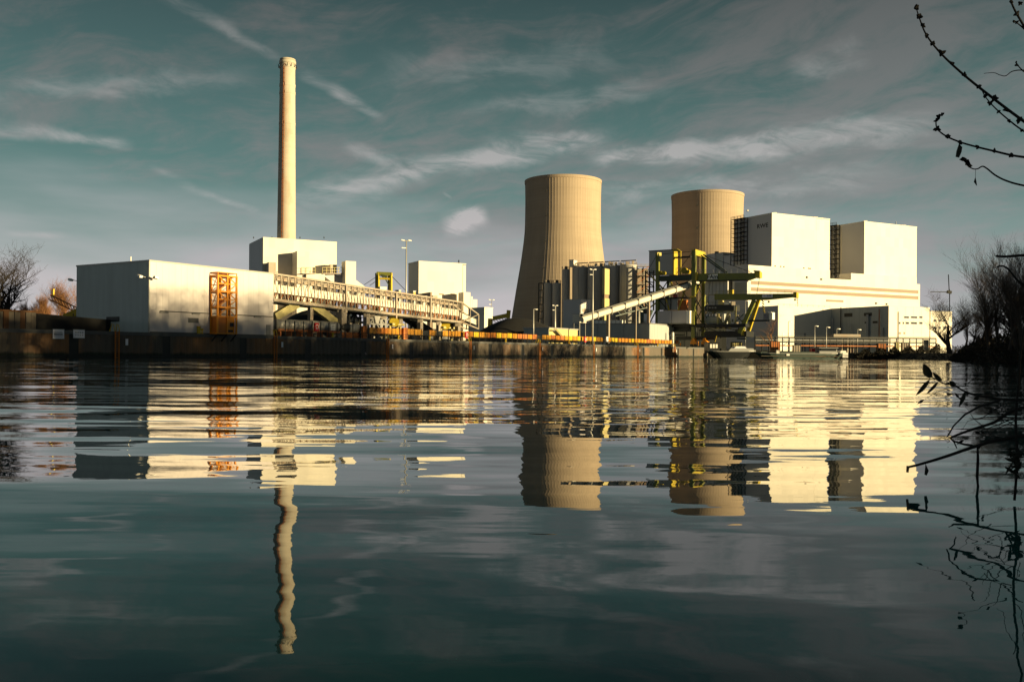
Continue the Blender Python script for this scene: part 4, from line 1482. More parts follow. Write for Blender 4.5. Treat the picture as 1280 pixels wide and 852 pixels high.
# ------------------------------------------------------------------ masts and street lamps
def lamp_mast(x, y_top, Y, label, heads='double', thick=.28, zb=GZ, hs=1.0):
    p = W(x, y_top, Y)
    t = thing('light_mast', label, 'light mast', (p.x, p.y, zb))
    m = MB(); m.tube([Vector((p.x, p.y, zb)), Vector((p.x, p.y, p.z))], [thick, thick * .6], 8); m.build('pole', 'galvanised', t, True)
    a = Vector((.94, .34, 0))
    k = Y / FPX * hs
    if heads == 'double':
        m = MB(); m.bar(p - a * 5 * k + Vector((0, 0, 0)), p + a * 5 * k, .3 * k / .3); m.build('cross_arm', 'grey_steel', t)
        for sg in (-1, 1):
            q = p + a * sg * 4.5 * k
            m = MB(); m.bar(q - a * 2 * k + Vector((0, 0, .9 * k)), q + a * 2 * k - Vector((0, 0, -.4 * k)), 1.8 * k, 1.2 * k); m.build('lamp_head', 'white_paint', t)
        q = p - Vector((0, 0, 9 * k)) - a * 3.5 * k
        m = MB(); m.bar(q - a * 2.6 * k, q + a * 3.0 * k, 1.4 * k, 1.0 * k); m.build('lamp_head', 'white_paint', t)
    else:
        m = MB(); m.tube([p, p + a * 1.6 * k + Vector((0, 0, .5 * k)), p + a * 3.2 * k + Vector((0, 0, .3 * k))], .4 * k, 6); m.build('arm', 'galvanised', t)
        q = p + a * 3.2 * k
        m = MB(); m.bar(q - a * .6 * k, q + a * 2.2 * k, 1.0 * k, .8 * k); m.build('lamp_head', 'white_paint', t)
    return t


lamp_mast(508, 301, 300, 'tall floodlight mast with lamp heads beside the pale middle hall', 'double', .32)
lamp_mast(614.5, 375, 430, 'floodlight mast top showing just above the cream cube building', 'double', .2, GZ, .6)
lamp_mast(667, 386.5, 262, 'short single armed lamp in front of the black coal heap', 'single', .25)
lamp_mast(694, 382, 300, 'thick lamp post with two heads in front of the small silos', 'double', .4, GZ, .6)
lamp_mast(741.3, 337, 275, 'tallest light mast in front of the tall silos', 'double', .3, GZ, .7)
lamp_mast(798.5, 389, 338, 'cream post left of the ship unloader at the end of the dark hall', 'single', .75)
for (x, y, Y, lab) in ((1018.5, 407.5, 352, 'curved street lamp on the far bank, left one in front of the shaded annex wall'),
                       (1033, 409, 352, 'curved street lamp on the far bank, second in front of the shaded annex wall'),
                       (1046, 411, 372, 'small street lamp behind the gatehouse roof'),
                       (1072, 412, 372, 'small street lamp at the right end of the gatehouse roof'),
                       (985.5, 402, 372, 'thin street lamp in front of the sunlit low annex'),
                       (932, 376, 372, 'white pole behind the yellow raking legs of the ship unloader')):
    lamp_mast(x, y, Y, lab, 'single', .2, 2.2)


# ------------------------------------------------------------------ cooling towers
def cooling_tower(xc, Y, prof_px, y_top, label, nrib=84):
    c = W(xc, 400, Y)
    k = Y / FPX
    pts = sorted([(W(xc, y, Y - (r * k if i == 0 else 0)).z, r * k) for i, (y, r) in enumerate(prof_px)])
    z0, z1 = 2.0, pts[-1][0]

    def rad(z):
        if z <= pts[0][0]:
            (za, ra), (zb, rb) = pts[0], pts[1]
            return ra + (rb - ra) / (zb - za) * (z - za)
        for (za, ra), (zb, rb) in zip(pts, pts[1:]):
            if z <= zb:
                q = (z - za) / (zb - za)
                return ra + (rb - ra) * q
        return pts[-1][1]
    NZ = 44
    zs = [z0 + (z1 - z0) * i / NZ for i in range(NZ + 1)]
    R = [rad(z) for z in zs]
    for _ in range(6):
        R = [R[0]] + [(R[i - 1] + 2 * R[i] + R[i + 1]) / 4 for i in range(1, NZ)] + [R[-1]]
    t = thing('cooling_tower', label, 'cooling tower', (c.x, c.y, 2.0), 'concrete cooling towers')
    m = MB()
    w = 2 * pi / nrib
    offs = [(0.0, 0.0), (0.36, 0.0), (0.42, 0.075), (0.56, 0.075), (0.62, 0.0)]
    n = nrib * len(offs)
    for z, r in zip(zs, R):
        for i in range(nrib):
            for (q, e) in offs:
                th = (i + q) * w
                m.v.append(Vector((c.x + (r + e) * cos(th), c.y + (r + e) * sin(th), z)))
    for i in range(NZ):
        for j in range(n):
            j2 = (j + 1) % n
            m.f.append((i * n + j, i * n + j2, (i + 1) * n + j2, (i + 1) * n + j))
    m.build('shell', 'concrete', t)
    r = R[-1]
    m = MB(); m.lathe((c.x, c.y, 0), [(r - 1.2, z1 - 3), (r + .35, z1 - 2.2), (r + .45, z1 + .4), (r - 1.2, z1 + .4), (r - 1.4, z1 - 3), (r - 8 * k, z1 - 30)], 96, False)
    m.build('rim', 'concrete', t)
    # small warning lamps down one side
    for th, zz in [(radians(a), z1 - dz) for a in (8, -118) for dz in (14, 36, 60, 84)]:
        rr = rad(zz) + .6
        p = Vector((c.x + rr * cos(th), c.y + rr * sin(th), zz))
        m = MB(); m.box(p.x - .6, p.x + .6, p.y - .6, p.y + .6, p.z - .8, p.z + .8); m.build('warning_lamp', 'dark_steel', t)
    return t


cooling_tower(702.7, 850, [(218, 47.6), (250, 46.9), (292, 47.4), (328, 52.0), (359, 57.2), (395, 62.8), (436, 69)], 218,
              'nearer larger concrete cooling tower flaring out towards its foot')
cooling_tower(883.2, 900, [(237, 44.3), (270, 43.5), (310, 43.6), (335, 45.2), (370, 50), (440, 60)], 237,
              'farther concrete cooling tower behind the crane and boiler houses')


# ------------------------------------------------------------------ silos
def silos():
    P0 = W(785.5, 331, 556)
    step = 11.0
    ztop = P0.z
    names = ['tall grey silo at the right end of the row with a sunlit flank',
             'tall grey silo second from the right end of the row',
             'tall grey silo third from the right, behind the tallest light mast',
             'tall grey silo at the left end of the tall row']
    for i in range(4):
        c = P0 - Q.n * step * i
        t = thing('tall_silo', names[i], 'silo', (c.x, c.y, 3), 'tall silos in a row')
        m = MB(); m.lathe((c.x, c.y, 0), [(5.35, 0), (5.35, ztop - .6), (5.15, ztop)], 36); m.build('shell', 'silo_concrete', t, True)
        for k in range(4):
            th = radians(-150 + 40 * k)
            q = Vector((c.x + 5.4 * cos(th), c.y + 5.4 * sin(th), 0))
            m = MB(); m.bar(q + Vector((0, 0, 2)), q + Vector((0, 0, ztop - 1)), .3); m.build('downpipe', 'grey_steel', t)
        m = MB(); railing(m, [Vector((c.x + 5.2 * cos(q), c.y + 5.2 * sin(q), ztop)) for q in [2 * pi * j / 16 for j in range(17)]], 1.6, 2.2, .14); m.build('roof_rail', 'cream_steel', t)
        m = MB()
        for j in range(5):
            q = Vector((c.x + random.uniform(-3.5, 3.5), c.y + random.uniform(-3.5, 3.5), ztop))
            m.box(q.x - .7, q.x + .7, q.y - .7, q.y + .7, ztop, ztop + random.uniform(.8, 2.6))
        m.bar(Vector((c.x - 4.5, c.y + 2, ztop + 2.6)), Vector((c.x + 4.5, c.y - 3, ztop + 2.6)), .6)
        m.build('roof_vents', 'cream_steel', t)
    # medium and small silos at the left
    for (x, yt, r, Y, lab) in ((707.5, 336.5, 2.6, 580, 'slender silo tower joined to the left of the tall silos'),
                               (696, 353.5, 2.8, 585, 'small dark silo left of the slender tower'),
                               (685.3, 353.5, 2.8, 588, 'small dark silo at the far left of the row')):
        p = W(x, yt, Y)
        t = thing('small_silo', lab, 'silo', (p.x, p.y, 3), 'small silos left of the tall row')
        m = MB(); m.lathe((p.x, p.y, 0), [(r, 0), (r, p.z - .4), (r - .2, p.z)], 28); m.build('shell', 'silo_concrete', t, True)
        m = MB(); railing(m, [Vector((p.x + r * cos(q), p.y + r * sin(q), p.z)) for q in [2 * pi * j / 10 for j in range(11)]], 1.6, 2.0, .14); m.build('roof_rail', 'cream_steel', t)
        m = MB(); m.lathe((p.x, p.y, p.z), [(.9, 0), (.9, 1.4), (.5, 2.0)], 10); m.build('vent', 'dark_steel', t)
    # roof house
    p = W(716.5, 325.5, 575)
    g = W(721.5, 334, 575)
    t = thing('roof_house', 'small white hut on top of the left tall silo', 'hut', (p.x, p.y, g.z))
    m = MB(); m.fbox(Frame((p.x, p.y), 31.8), -2.4, 2.4, -1.6, 1.6, g.z + .02, p.z); m.build('wall', 'white_cladding', t)
    m = MB(); m.fbox(Frame((p.x, p.y), 31.8), -2.6, 2.6, -1.8, 1.8, p.z, p.z + .3); m.build('roof', 'grey_steel', t)
    # box added where a sunlit strip shows between two silos
    c = W(757.5, 340, 545)
    z1 = W(757.5, 336, 545).z
    F = Frame((c.x, c.y), 31.8)
    t = thing('sunlit_strip_box', 'narrow pale yellow box added for the sunlit strip between the dark tall silos', 'shaft', (c.x, c.y, 3))
    zj = W(757.5, 368, 545).z
    zk = W(757.5, 373, 545).z
    m = MB(); m.fbox(F, -3.2, 3.2, -.8, .8, zj, z1); m.build('upper_wall', 'cream_paint', t)
    m = MB(); m.fbox(F, -2.9, 2.9, -.5, .6, zk, zj); m.build('landing', 'tan_band', t)
    m = MB(); m.fbox(F, -3.2, 3.2, -.8, .8, 0, zk); m.build('lower_wall', 'cream_paint', t)
    # open stair at the right end
    a, b = W(796, 333, 548), W(811, 333, 548)
    z1 = a.z
    t = thing('open_stair', 'open steel stair frame with landings at the right end of the silos', 'stair', (a.x, a.y, 3))
    for x in (796, 803.5, 811):
        q = W(x, 400, 548)
        m = MB(); m.bar(Vector((q.x, q.y, 0)), Vector((q.x, q.y, z1)), .45); m.build('post', 'dark_steel', t)
    for i in range(8):
        z = z1 - i * 5.4
        m = MB(); m.bar(Vector((a.x, a.y, z)), Vector((b.x, b.y, z)), 2.5, .35)
        lv = m.build('landing', 'cream_steel', t)
        m = MB(); m.bar(Vector((a.x, a.y - 1, z - 5)), Vector((b.x, b.y - 1, z)), .9, .3); m.build('flight', 'rust_orange', lv)
        m = MB(); railing(m, [Vector((a.x, a.y - 1.2, z)), Vector((b.x, b.y - 1.2, z))], 1.3, 2.0, .16); m.build('handrail', 'cream_steel', lv)
    m = MB(); m.bar(Vector((a.x, a.y + 2, z1 - 36)), Vector((b.x, b.y + 2, z1 - 36)), .4, 70); m.build('back_wall', 'cream_steel', t)
    # ladder tower at the left end
    q = W(676.5, 354, 590)
    t = thing('ladder_tower', 'dark caged ladder tower at the far left of the silos', 'ladder tower', (q.x, q.y, 3))
    for sx in (-1.6, 1.6):
        for sy in (-1.6, 1.6):
            m = MB(); m.bar(Vector((q.x + sx, q.y + sy, 0)), Vector((q.x + sx, q.y + sy, q.z)), .5); m.build('post', 'black_steel', t)
    for i in range(9):
        z = q.z - 4.6 * i
        m = MB(); m.box(q.x - 1.7, q.x + 1.7, q.y - 1.7, q.y + 1.7, z - .2, z + .2); m.build('landing', 'black_steel', t)
        m = MB(); m.bar(Vector((q.x - 1.4, q.y - 1.5, z - 4.4)), Vector((q.x + 1.4, q.y - 1.5, z)), .8, .3); m.build('flight', 'grey_steel', t)


silos()


# ------------------------------------------------------------------ sheds in front of the silos
def sheds():
    s0, zt = Q.f(686.5, 409, 7); s1, _ = Q.f(722, 409, 7); dl, _ = Q.g(655, 411, s0)
    t = thing('yellow_shed', 'low shed with sunlit yellow front, outside steps and dark end wall', 'shed', Q.pt(s0, 7, GZ))
    block('wall', t, Q, s0, s1, 7, dl, GZ - .1, zt - .35, 'cream_paint')
    e = MB(); e.fbox(Q, s0 - .12, s0 - .002, 7.15, dl, GZ - .1, zt - .4); e.build('shade_end_sheet', 'dark_cladding', t)  # dark sheet puts the end wall's shade into its colour
    block('roof', t, Q, s0 - .3, s1 + .3, 6.8, dl + .3, zt - .35, zt, 'galvanised')
    a = Q.pt(s0 + 2.0, 6.4, zt - .8); b = Q.pt(s0 + (s1 - s0) * .55, 6.4, GZ + .3)
    m = MB(); m.bar(a, b, .9, .35); st = m.build('steps', 'black_steel', t)
    m = MB(); m.bar(a + Vector((0, 0, 1)), b + Vector((0, 0, 1)), .1); m.build('handrail', 'black_steel', st)
    m = MB(); m.fbox(Q, s0 + .2, s0 + 2.2, 6.0, 6.95, zt - 1.0, zt - .75); m.build('landing', 'grey_steel', t)
    for (u0, u1, mt) in ((.62, .72, 'orange_paint'), (.74, .84, 'white_paint')):
        m = MB(); m.fbox(Q, s0 + (s1 - s0) * u0, s0 + (s1 - s0) * u1, 6.93, 7.01, GZ + .3, GZ + 2.5); m.build('door', mt, t)
    # dark hall
    S = 240.0
    da, zt = Q.g(812, 403.5, S); db, _ = Q.g(716, 403.5, S)
    t = thing('dark_hall', 'long low dark hall behind the quay in front of the silos', 'hall', Q.pt(S, da, GZ))
    n = 6
    for i in range(n):
        p0 = da + (db - da) * i / n; p1 = da + (db - da) * (i + 1) / n
        m = MB(); m.fbox(Q, S, S + .25, p0 + .06, p1 - .06, GZ - .1, zt - .3); m.build('wall_panel', 'dark_cladding', t)
        m = MB(); m.fbox(Q, S - .06, S + .02, p0 + 1.2, p0 + 2.4, GZ + 1.4, GZ + 1.9); m.build('lamp', 'white_paint', t)
    block('core', t, Q, S + .3, S + 24, da, db, GZ - .1, zt - .35, 'dark_cladding')
    block('roof', t, Q, S - .25, S + 24.2, da - .2, db + .2, zt - .3, zt, 'grey_steel')
    dc, zc = Q.g(779, 400, S + 2); dd_, _ = Q.g(742, 400, S + 2); _, zl = Q.g(779, 404, S + 2)
    t2 = thing('roof_duct', 'long white flat duct lying on the roof of the dark hall', 'duct', Q.pt(S + 2, dc, zt))
    m = MB(); m.fbox(Q, S + 1.2, S + 4, dc, dd_, zt + .05, zc); m.build('duct', 'white_paint', t2)
    m = MB()
    for i in range(7):
        p0 = dc + (dd_ - dc) * (i + .5) / 7
        m.fbox(Q, S + 1.12, S + 4.1, p0 - .12, p0 + .12, zt + .01, zc + .05)
    m.build('flanges', 'galvanised', t2)
    s0, zt = Q.f(800, 404, 30); s1, _ = Q.f(880, 404, 30)
    F = Frame(W(797, 420, 420), 90)
    wd = (W(908, 420, 420) - W(797, 420, 420)).length
    zt = W(850, 408, 420).z
    t = thing('dark_backing', 'black block added to darken the view behind the undercarriage of the ship unloader', 'shed', F.pt(0, 0, GZ))  # added backing that makes the space under the crane dark
    block('wall', t, F, 0, wd, 0, 10, GZ - .2, zt, 'black_steel')
    block('roof', t, F, -.4, wd + .4, -.4, 10.4, zt, zt + .3, 'dark_steel')
    for i in range(6):
        block('door', t, F, wd * (i + .2) / 6, wd * (i + .7) / 6, -.08, .02, GZ, zt - 2, 'dark_steel')
    # weigh house
    s0, zt = Q.f(726.5, 374.5, 42); s1, _ = Q.f(738, 375, 42); dl, _ = Q.g(704.5, 375, s0)
    t = thing('weigh_house', 'grey windowed block with sunlit narrow side below the tall silos', 'building', Q.pt(s0, 42, 3))
    block('wall', t, Q, s0, s1, 42, dl, 0, zt, 'grey_cladding')
    block('shade_side_sheet', t, Q, s0 - .2, s0 - .002, 42.3, dl, 3, zt - .1, 'shade_cladding')  # shade of the left face, painted as a greyer sheet
    roof_lip(t, Q, s0, s1, 42, dl, zt, 'galvanised', .25, .3)
    for i in range(2):
        za = zt - 3.5 - 3.2 * i
        m = MB(); m.fbox(Q, s0 + (s1 - s0) * .12, s1 - (s1 - s0) * .12, 41.9, 42.02, za - 1.3, za); m.build('window', 'cream_steel', t)
    # inclined belt tube
    a, b = W(727, 399.5, 315), W(872, 353.5, 352)
    t = thing('belt_tube', 'white enclosed belt bridge climbing from the cabin to the ship unloader', 'belt bridge', (a.x, a.y, GZ))
    n = 9
    for i in range(n):
        p, q = a.lerp(b, (i + .01) / n), a.lerp(b, (i + .99) / n)
        m = MB(); m.tube([p, q], 1.08, 10); m.build('tube_section', 'white_cladding', t)
        m = MB(); m.bar(q - Vector((0, 0, 1.35)), q + Vector((0, 0, 1.25)), 2.4, .3); m.build('joint_ring', 'grey_steel', t)
        m = MB(); m.bar(p + Vector((0, .8, 1.5)), q + Vector((0, .8, 1.5)), 1.2, .45); m.build('walkway', 'dark_steel', t)
    u = Vector((0, .2, -3.2))
    c0, c1 = a.lerp(b, .27), a.lerp(b, .55)
    m = MB(); m.bar(c0 + u * .8, c1 + u, .3); m.build('lower_chord', 'hull_green', t)
    m = MB()
    for i in range(6):
        p = c0.lerp(c1, i / 6); q = c0.lerp(c1, (i + 1) / 6); m.bar(p, q + u * .9, .2)
    m.build('braces', 'hull_green', t)
    for k, w in ((.21, 1.0), (.44, .5), (.55, .9)):
        p = a.lerp(b, k); g_ = Vector((p.x, p.y, GZ))
        m = MB(); m.bar(g_, p - Vector((0, 0, 1.2)), w); m.build('support_leg', 'cream_steel', t)
    # cabin at its foot
    F = Frame(W(724.5, 393, 318), 31.8)
    z1, z0 = W(724, 392.5, 318).z, W(724, 403, 318).z
    t = thing('tail_cabin', 'small white cabin with orange window at the foot of the belt bridge', 'cabin', F.pt(2, 1.5, z0))
    block('wall', t, F, 0, 5.2, 0, 2.8, z0, z1, 'white_cladding')
    block('roof', t, F, -.2, 5.4, -.2, 3.0, z1, z1 + .2, 'galvanised')
    block('window', t, F, 1.6, 3.6, -.06, .05, z0 + 1.0, z1 - .8, 'orange_paint')
    m = MB()
    for (s, d) in ((.3, .3), (4.9, .3), (.3, 2.5), (4.9, 2.5)): m.bar(F.pt(s, d, GZ), F.pt(s, d, z0), .3)
    m.build('stilts', 'grey_steel', t)
    # yellow boom of the stacker above the coal heap
    Y = 380
    a, b = W(616, 398, Y), W(637, 393.5, Y)
    t = thing('stacker_boom', 'yellow stacker boom with lattice underside above the coal heap', 'stacker', (a.x, a.y, GZ))
    m = MB(); m.bar(a, b, 2.0, 1.7); m.build('boom', 'crane_yellow', t)
    m = MB(); m.bar(W(633, 392.5, Y), W(638, 393, Y), 2.4, 3.4); m.build('head', 'crane_yellow', t)
    m = MB(); m.bar(a - Vector((0, 0, 2.4)), b - Vector((0, 0, 1.2)), .3)
    for i in range(6): m.bar(a.lerp(b, i / 6) - Vector((0, 0, .5)), a.lerp(b, (i + 1) / 6) - Vector((0, 0, 1.8)), .25)
    m.build('lattice', 'grey_steel', t)
    m = MB(); m.bar(W(612, 430, Y), W(613, 398, Y), 1.5); m.build('mast', 'crane_yellow', t)


sheds()


# ------------------------------------------------------------------ boiler houses on the right
def steel_stair(t, fr, x0, x1, y0, y1, s, nlev, name='stair_tower'):
    """open escape stair on a side wall (plane s = const, facing left)"""
    d0, zt = fr.g(x1, y0, s); d1, _ = fr.g(x0, y0, s); _, zb = fr.g(x0, y1, s)
    m = MB()
    for d in (d0, (d0 + d1) / 2, d1):
        for e in (-3.2, -.4): m.bar(fr.pt(s + e, d, zb), fr.pt(s + e, d, zt), .42)
    st = m.build(name, 'black_steel', t)
    for i in range(nlev):
        z = zb + (zt - zb) * (i + 1) / nlev
        h = (zt - zb) / nlev
        m = MB(); m.fbox(fr, s - 3.3, s - .02, d0, d1, z - .22, z); m.build('landing', 'black_steel', st)
        m = MB(); m.bar(fr.pt(s - 2.6, d0 + 1, z - h), fr.pt(s - 2.6, (d0 + d1) / 2, z), .8, .35)
        m.build('flight', 'grey_steel', st)
        m = MB(); railing(m, [fr.pt(s - 3.3, d0, z), fr.pt(s - 3.3, d1, z)], 1.5, 3.0, .2); m.build('handrail', 'dark_steel', st)
    return st


def plant():
    at = lambda x, y, d: P.pt(P.f(x, y, d)[0], d, P.f(x, y, d)[1])
    FD = -10.0                     # set-back of the long front block, in front of the boiler houses
    # boiler house one
    s0, zt = P.f(965, 267, 0); s1, _ = P.f(1037.3, 273, 0)
    d1, _ = P.g(931, 270, s0); dst, _ = P.g(918.5, 272, s0)
    t = thing('boiler_house', 'tall white boiler house with dark letters high on its shaded side', 'boiler house', P.pt(s0, 0, 3), 'white boiler houses')
    sv, _ = P.f(1020.5, 271, 0)
    block('front_panel', t, P, s0, sv - .08, 0, dst, 0, zt, 'white_cladding')
    block('front_panel', t, P, sv + .08, s1, .08, dst, 0, zt - .2, 'white_cladding')
    block('shade_side_sheet', t, P, s0 - .25, s0 - .002, .4, d1, 3, zt - .1, 'shade_cladding')  # shaded side painted greyer than the white front
    roof_lip(t, P, s0, s1, 0, dst, zt, 'white_cladding', .6, .6)
    dA, zA = P.g(957.5, 279, s0); _, zB = P.g(957.5, 284.5, s0)
    text('RWE', (zA - zB) * 1.35, 'black_print', t, P.pt(s0 - .3, P.g(953.5, 282, s0)[0], (zA + zB) / 2), P.n, 'lettering', squash=1.25)
    steel_stair(t, P, 918.5, 935, 272, 332, s0 - .1, 10)
    for (x, y, w, h) in ((969, 266, 4, 2.2), (1020, 271, 5, 2.0), (1028, 272, 2, 1.5), (935, 271, 2, 1.6)):
        p = at(x, y, 3); k = 560 / FPX
        m = MB(); m.box(p.x - w * k / 2, p.x + w * k / 2, p.y, p.y + 2, zt + .62, zt + .6 + h * k); m.build('roof_vent', 'white_paint', t)
    # boiler house two
    s2, zt2 = P.f(1080.5, 277.5, 0); s3, _ = P.f(1146, 283, 0)
    d2, _ = P.g(1053, 280, s2); dst2, _ = P.g(1038, 281, s2)
    t = thing('boiler_house', 'white boiler house at the right with blank shaded side and no letters', 'boiler house', P.pt(s2, 0, 3), 'white boiler houses')
    block('wall', t, P, s2, s3, 0, dst2, 0, zt2, 'white_cladding')
    block('shade_side_sheet', t, P, s2 - .25, s2 - .002, .4, d2, 3, zt2 - .1, 'shade_cladding')  # grey colour carries the shade of this side
    roof_lip(t, P, s2, s3, 0, dst2, zt2, 'white_cladding', .6, .6)
    steel_stair(t, P, 1039, 1050, 281, 348, s2 - .1, 11)
    for (x, y, w, h) in ((1082, 276, 5, 2.2), (1130, 282, 6, 2.0), (1139, 283, 2, 1.2)):
        p = at(x, y, 3); k = 560 / FPX
        m = MB(); m.box(p.x - w * k / 2, p.x + w * k / 2, p.y, p.y + 2, zt2 + .62, zt2 + .6 + h * k); m.build('roof_vent', 'white_paint', t)
    p = at(1120, 282, 3)
    m = MB(); m.bar(Vector((p.x, p.y, zt2)), Vector((p.x, p.y, zt2 + 3.4)), .35); m.build('mast', 'white_paint', t)
    # long turbine hall in front
    a, zA = P.f(935.5, 331, FD); b, _ = P.f(1037.5, 340, FD); c, _ = P.f(1064, 341.3, FD); e, _ = P.f(1146, 350, FD); g, _ = P.f(1150, 355, FD)
    zM = P.f(1037, 348.6, FD)[1]
    zC = P.f(1064, 341.3, FD)[1]
    zE = P.f(1150, 355.2, FD)[1]
    dL, _ = P.g(905, 338, a)
    t = thing('turbine_hall', 'long white turbine hall with two tan bands along its front below the boiler houses', 'building', P.pt(a, FD, 3))
    zb1 = (P.f(939.4, 350.8, FD)[1], P.f(939.4, 355.4, FD)[1])
    zb2 = (P.f(939.4, 359.0, FD)[1], P.f(939.4, 363.6, FD)[1])
    block('front_wall', t, P, a, g, FD, dL, 0, zb2[1], 'white_cladding')
    sA_, _ = P.f(938.5, 351, FD); sB_, _ = P.f(1148, 362, FD)
    block('tan_band', t, P, sA_, sB_, FD + .12, FD + 2, zb2[1], zb2[0], 'tan_band')
    block('tan_band', t, P, sA_, sB_, FD + .12, FD + 2, zb1[1], zb1[0], 'tan_band')
    block('front_wall', t, P, a, g, FD, dL, zb2[0], zb1[1], 'white_cladding')
    for (u0, u1) in ((a, sA_ - .01), (sB_ + .01, g)):
        block('corner_strip', t, P, u0, u1, FD + .01, dL, zb2[1] + .01, zb2[0] - .01, 'white_cladding')
        block('corner_strip', t, P, u0, u1, FD + .01, dL, zb1[1] + .01, zb1[0] - .01, 'white_cladding')
    block('front_wall', t, P, a, g, FD, dL, zb1[0], zE, 'white_cladding')
    block('band_backing', t, P, sA_ + .5, sB_ - .5, FD + 2.01, FD + 4, zb2[1], zb1[0], 'grey_cladding')
    block('upper_wall', t, P, a, b, FD, dL - 2, zE + .01, zA, 'white_cladding')
    block('upper_wall', t, P, b + .01, e, FD + .05, -.1, zE + .01, zM, 'white_cladding')
    block('upper_wall', t, P, c, e - .05, FD + .1, -.15, zM + .01, zC, 'white_cladding')
    block('shade_side_sheet', t, P, a - .25, a - .002, FD + .4, dL, 3, zA - .2, 'shade_cladding')  # thin grey layer painting the hall's shaded end
    s_, z_ = P.f(1033, 374.2, FD); q_, _ = P.f(1054, 376, FD)
    block('vent_band', t, P, s_, q_, FD - .25, FD + .1, z_ - 1.3, z_, 'tan_band')
    for (x, y) in ((1008.5, 346.5), (1026.5, 349), (994, 374.5), (961, 377), (1095, 379), (1108, 380)):
        s_, z_ = P.f(x, y, FD)
        block('wall_lamp', t, P, s_ - .5, s_ + .5, FD - .6, FD + .02, z_ - .6, z_ + .6, 'dark_steel')
    m = MB()
    for x in (969, 976, 980, 1005, 1011, 1013): 
        p = at(x, 338, FD + 1); m.box(p.x - .35, p.x + .35, p.y, p.y + .7, zA, zA + .9)
    m.build('roof_vents', 'dark_steel', t)
    # shaded blocks at its left end
    S_ = s0 + 1.0
    dA, z = P.g(903, 315, S_); dM, _ = P.g(894, 315, S_); dB, _ = P.g(883.5, 315, S_)
    t = thing('plant_tower', 'dark narrow concrete tower block behind the upper boom of the crane', 'building', P.pt(S_, dA, 3))
    block('wall', t, P, S_, S_ + 14, dM + .05, dB, 0, z, 'shade_cladding')
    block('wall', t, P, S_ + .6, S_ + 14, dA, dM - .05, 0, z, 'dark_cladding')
    m = MB(); m.fbox(P, S_ + 2, S_ + 4, dM + 1, dM + 3, z + .02, z + 1.4); m.build('roof_vent', 'dark_steel', t)
    _, z2 = P.g(920, 318.5, S_ + 1)
    t = thing('link_block', 'plain grey shaded block between the dark tower and the first boiler house', 'building', P.pt(S_ + 1, dst, 3))
    block('wall', t, P, S_ + 1, S_ + 14, dst + .1, dA - .05, 0, z2, 'shade_cladding')
    roof_lip(t, P, S_ + 1, S_ + 14, dst + .1, dA - .05, z2, 'shade_cladding', .4, .4)
    # tall annex, the shade of its side put into darker panels
    B_ = Frame(W(1111, 382.5, 440), 62.0)
    s6, z6 = B_.f(1111, 382.5, 0); s7, _ = B_.f(1162, 387, 0); d7, _ = B_.g(1039, 385, s6)
    t = thing('annex_block', 'annex with large dark shaded side wall and sunlit front with two rows of windows', 'building', B_.pt(s6, 0, 2.3))
    n = 6
    block('core', t, B_, s6 + .25, s7, 0.25, d7, 0, z6 - .1, 'white_cladding')
    for i in range(n):
        p0, p1 = d7 * i / n, d7 * (i + 1) / n
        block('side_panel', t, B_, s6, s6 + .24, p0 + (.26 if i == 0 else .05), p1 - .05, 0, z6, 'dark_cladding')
    nf = 5
    for i in range(nf):
        q0 = s6 + (s7 - s6) * i / nf; q1 = s6 + (s7 - s6) * (i + 1) / nf
        block('front_panel', t, B_, q0 + (0 if i == 0 else .03), q1 - .03, 0, .24, 0, z6, 'white_cladding')
    roof_lip(t, B_, s6, s7, 0, d7, z6, 'grey_steel', .3, .25)

    def win(x0, x1, y0, y1, m='window_dark'):
        q0, za = B_.f(x0, y0, 0); q1, _ = B_.f(x1, y0, 0); _, zb = B_.f(x0, y1, 0)
        f = MB(); f.fbox(B_, q0 - .15, q1 + .15, -.10, .02, zb - .15, za + .15); fo = f.build('window', 'grey_steel', t)
        k = max(1, int((q1 - q0) / 1.6))
        for i in range(k):
            p0 = q0 + (q1 - q0) * i / k; p1 = q0 + (q1 - q0) * (i + 1) / k
            f = MB(); f.fbox(B_, p0 + .08, p1 - .08, -.16, -.11, zb, za); f.build('pane', m, fo)
    for (x0, x1) in ((1130, 1136), (1138.5, 1146.5), (1149, 1153)): win(x0, x1, 395.2, 397.4)
    for (x0, x1) in ((1123.5, 1125.5), (1128.3, 1130), (1132, 1136), (1138.5, 1146), (1149, 1153)): win(x0, x1, 402.3, 404.8)
    for (x0, x1) in ((1123.5, 1126), (1129.5, 1131.5)): win(x0, x1, 415, 417.5, 'tan_band')
    m = MB(); m.tube([B_.pt(B_.f(1122.5, 400, 0)[0], -.3, 2), B_.pt(B_.f(1122.5, 400, 0)[0], -.3, z6 - 2.5)], .16, 5); m.build('downpipe', 'dark_steel', t)
    for (x0, x1, y0, y1, mt) in ((1055.5, 1065.5, 391, 396, 'black_steel'), (1080, 1090, 390.5, 395, 'black_steel'), (1081, 1084.5, 402, 404, 'black_steel'), (1091, 1097, 401, 404, 'black_steel')):
        q0, za = B_.g(x1, y0, s6); q1, zb = B_.g(x0, y1, s6)
        block('side_louvre', t, B_, s6 - .12, s6 + .02, q0, q1, zb, za, mt)
    for (x, y0, w, mt) in ((1085.8, 393, 1.0, 'galvanised'), (1052.5, 384, .35, 'black_steel'), (1100.5, 386, .35, 'rust_orange'), (1066, 405, .4, 'galvanised'), (1042, 398, .6, 'galvanised'), (1104, 409, .8, 'galvanised')):
        q0, za = B_.g(x, y0, s6)
        m = MB(); m.bar(B_.pt(s6 - .8, q0, 2), B_.pt(s6 - .8, q0, za), w); m.build('side_pipe', mt, t)
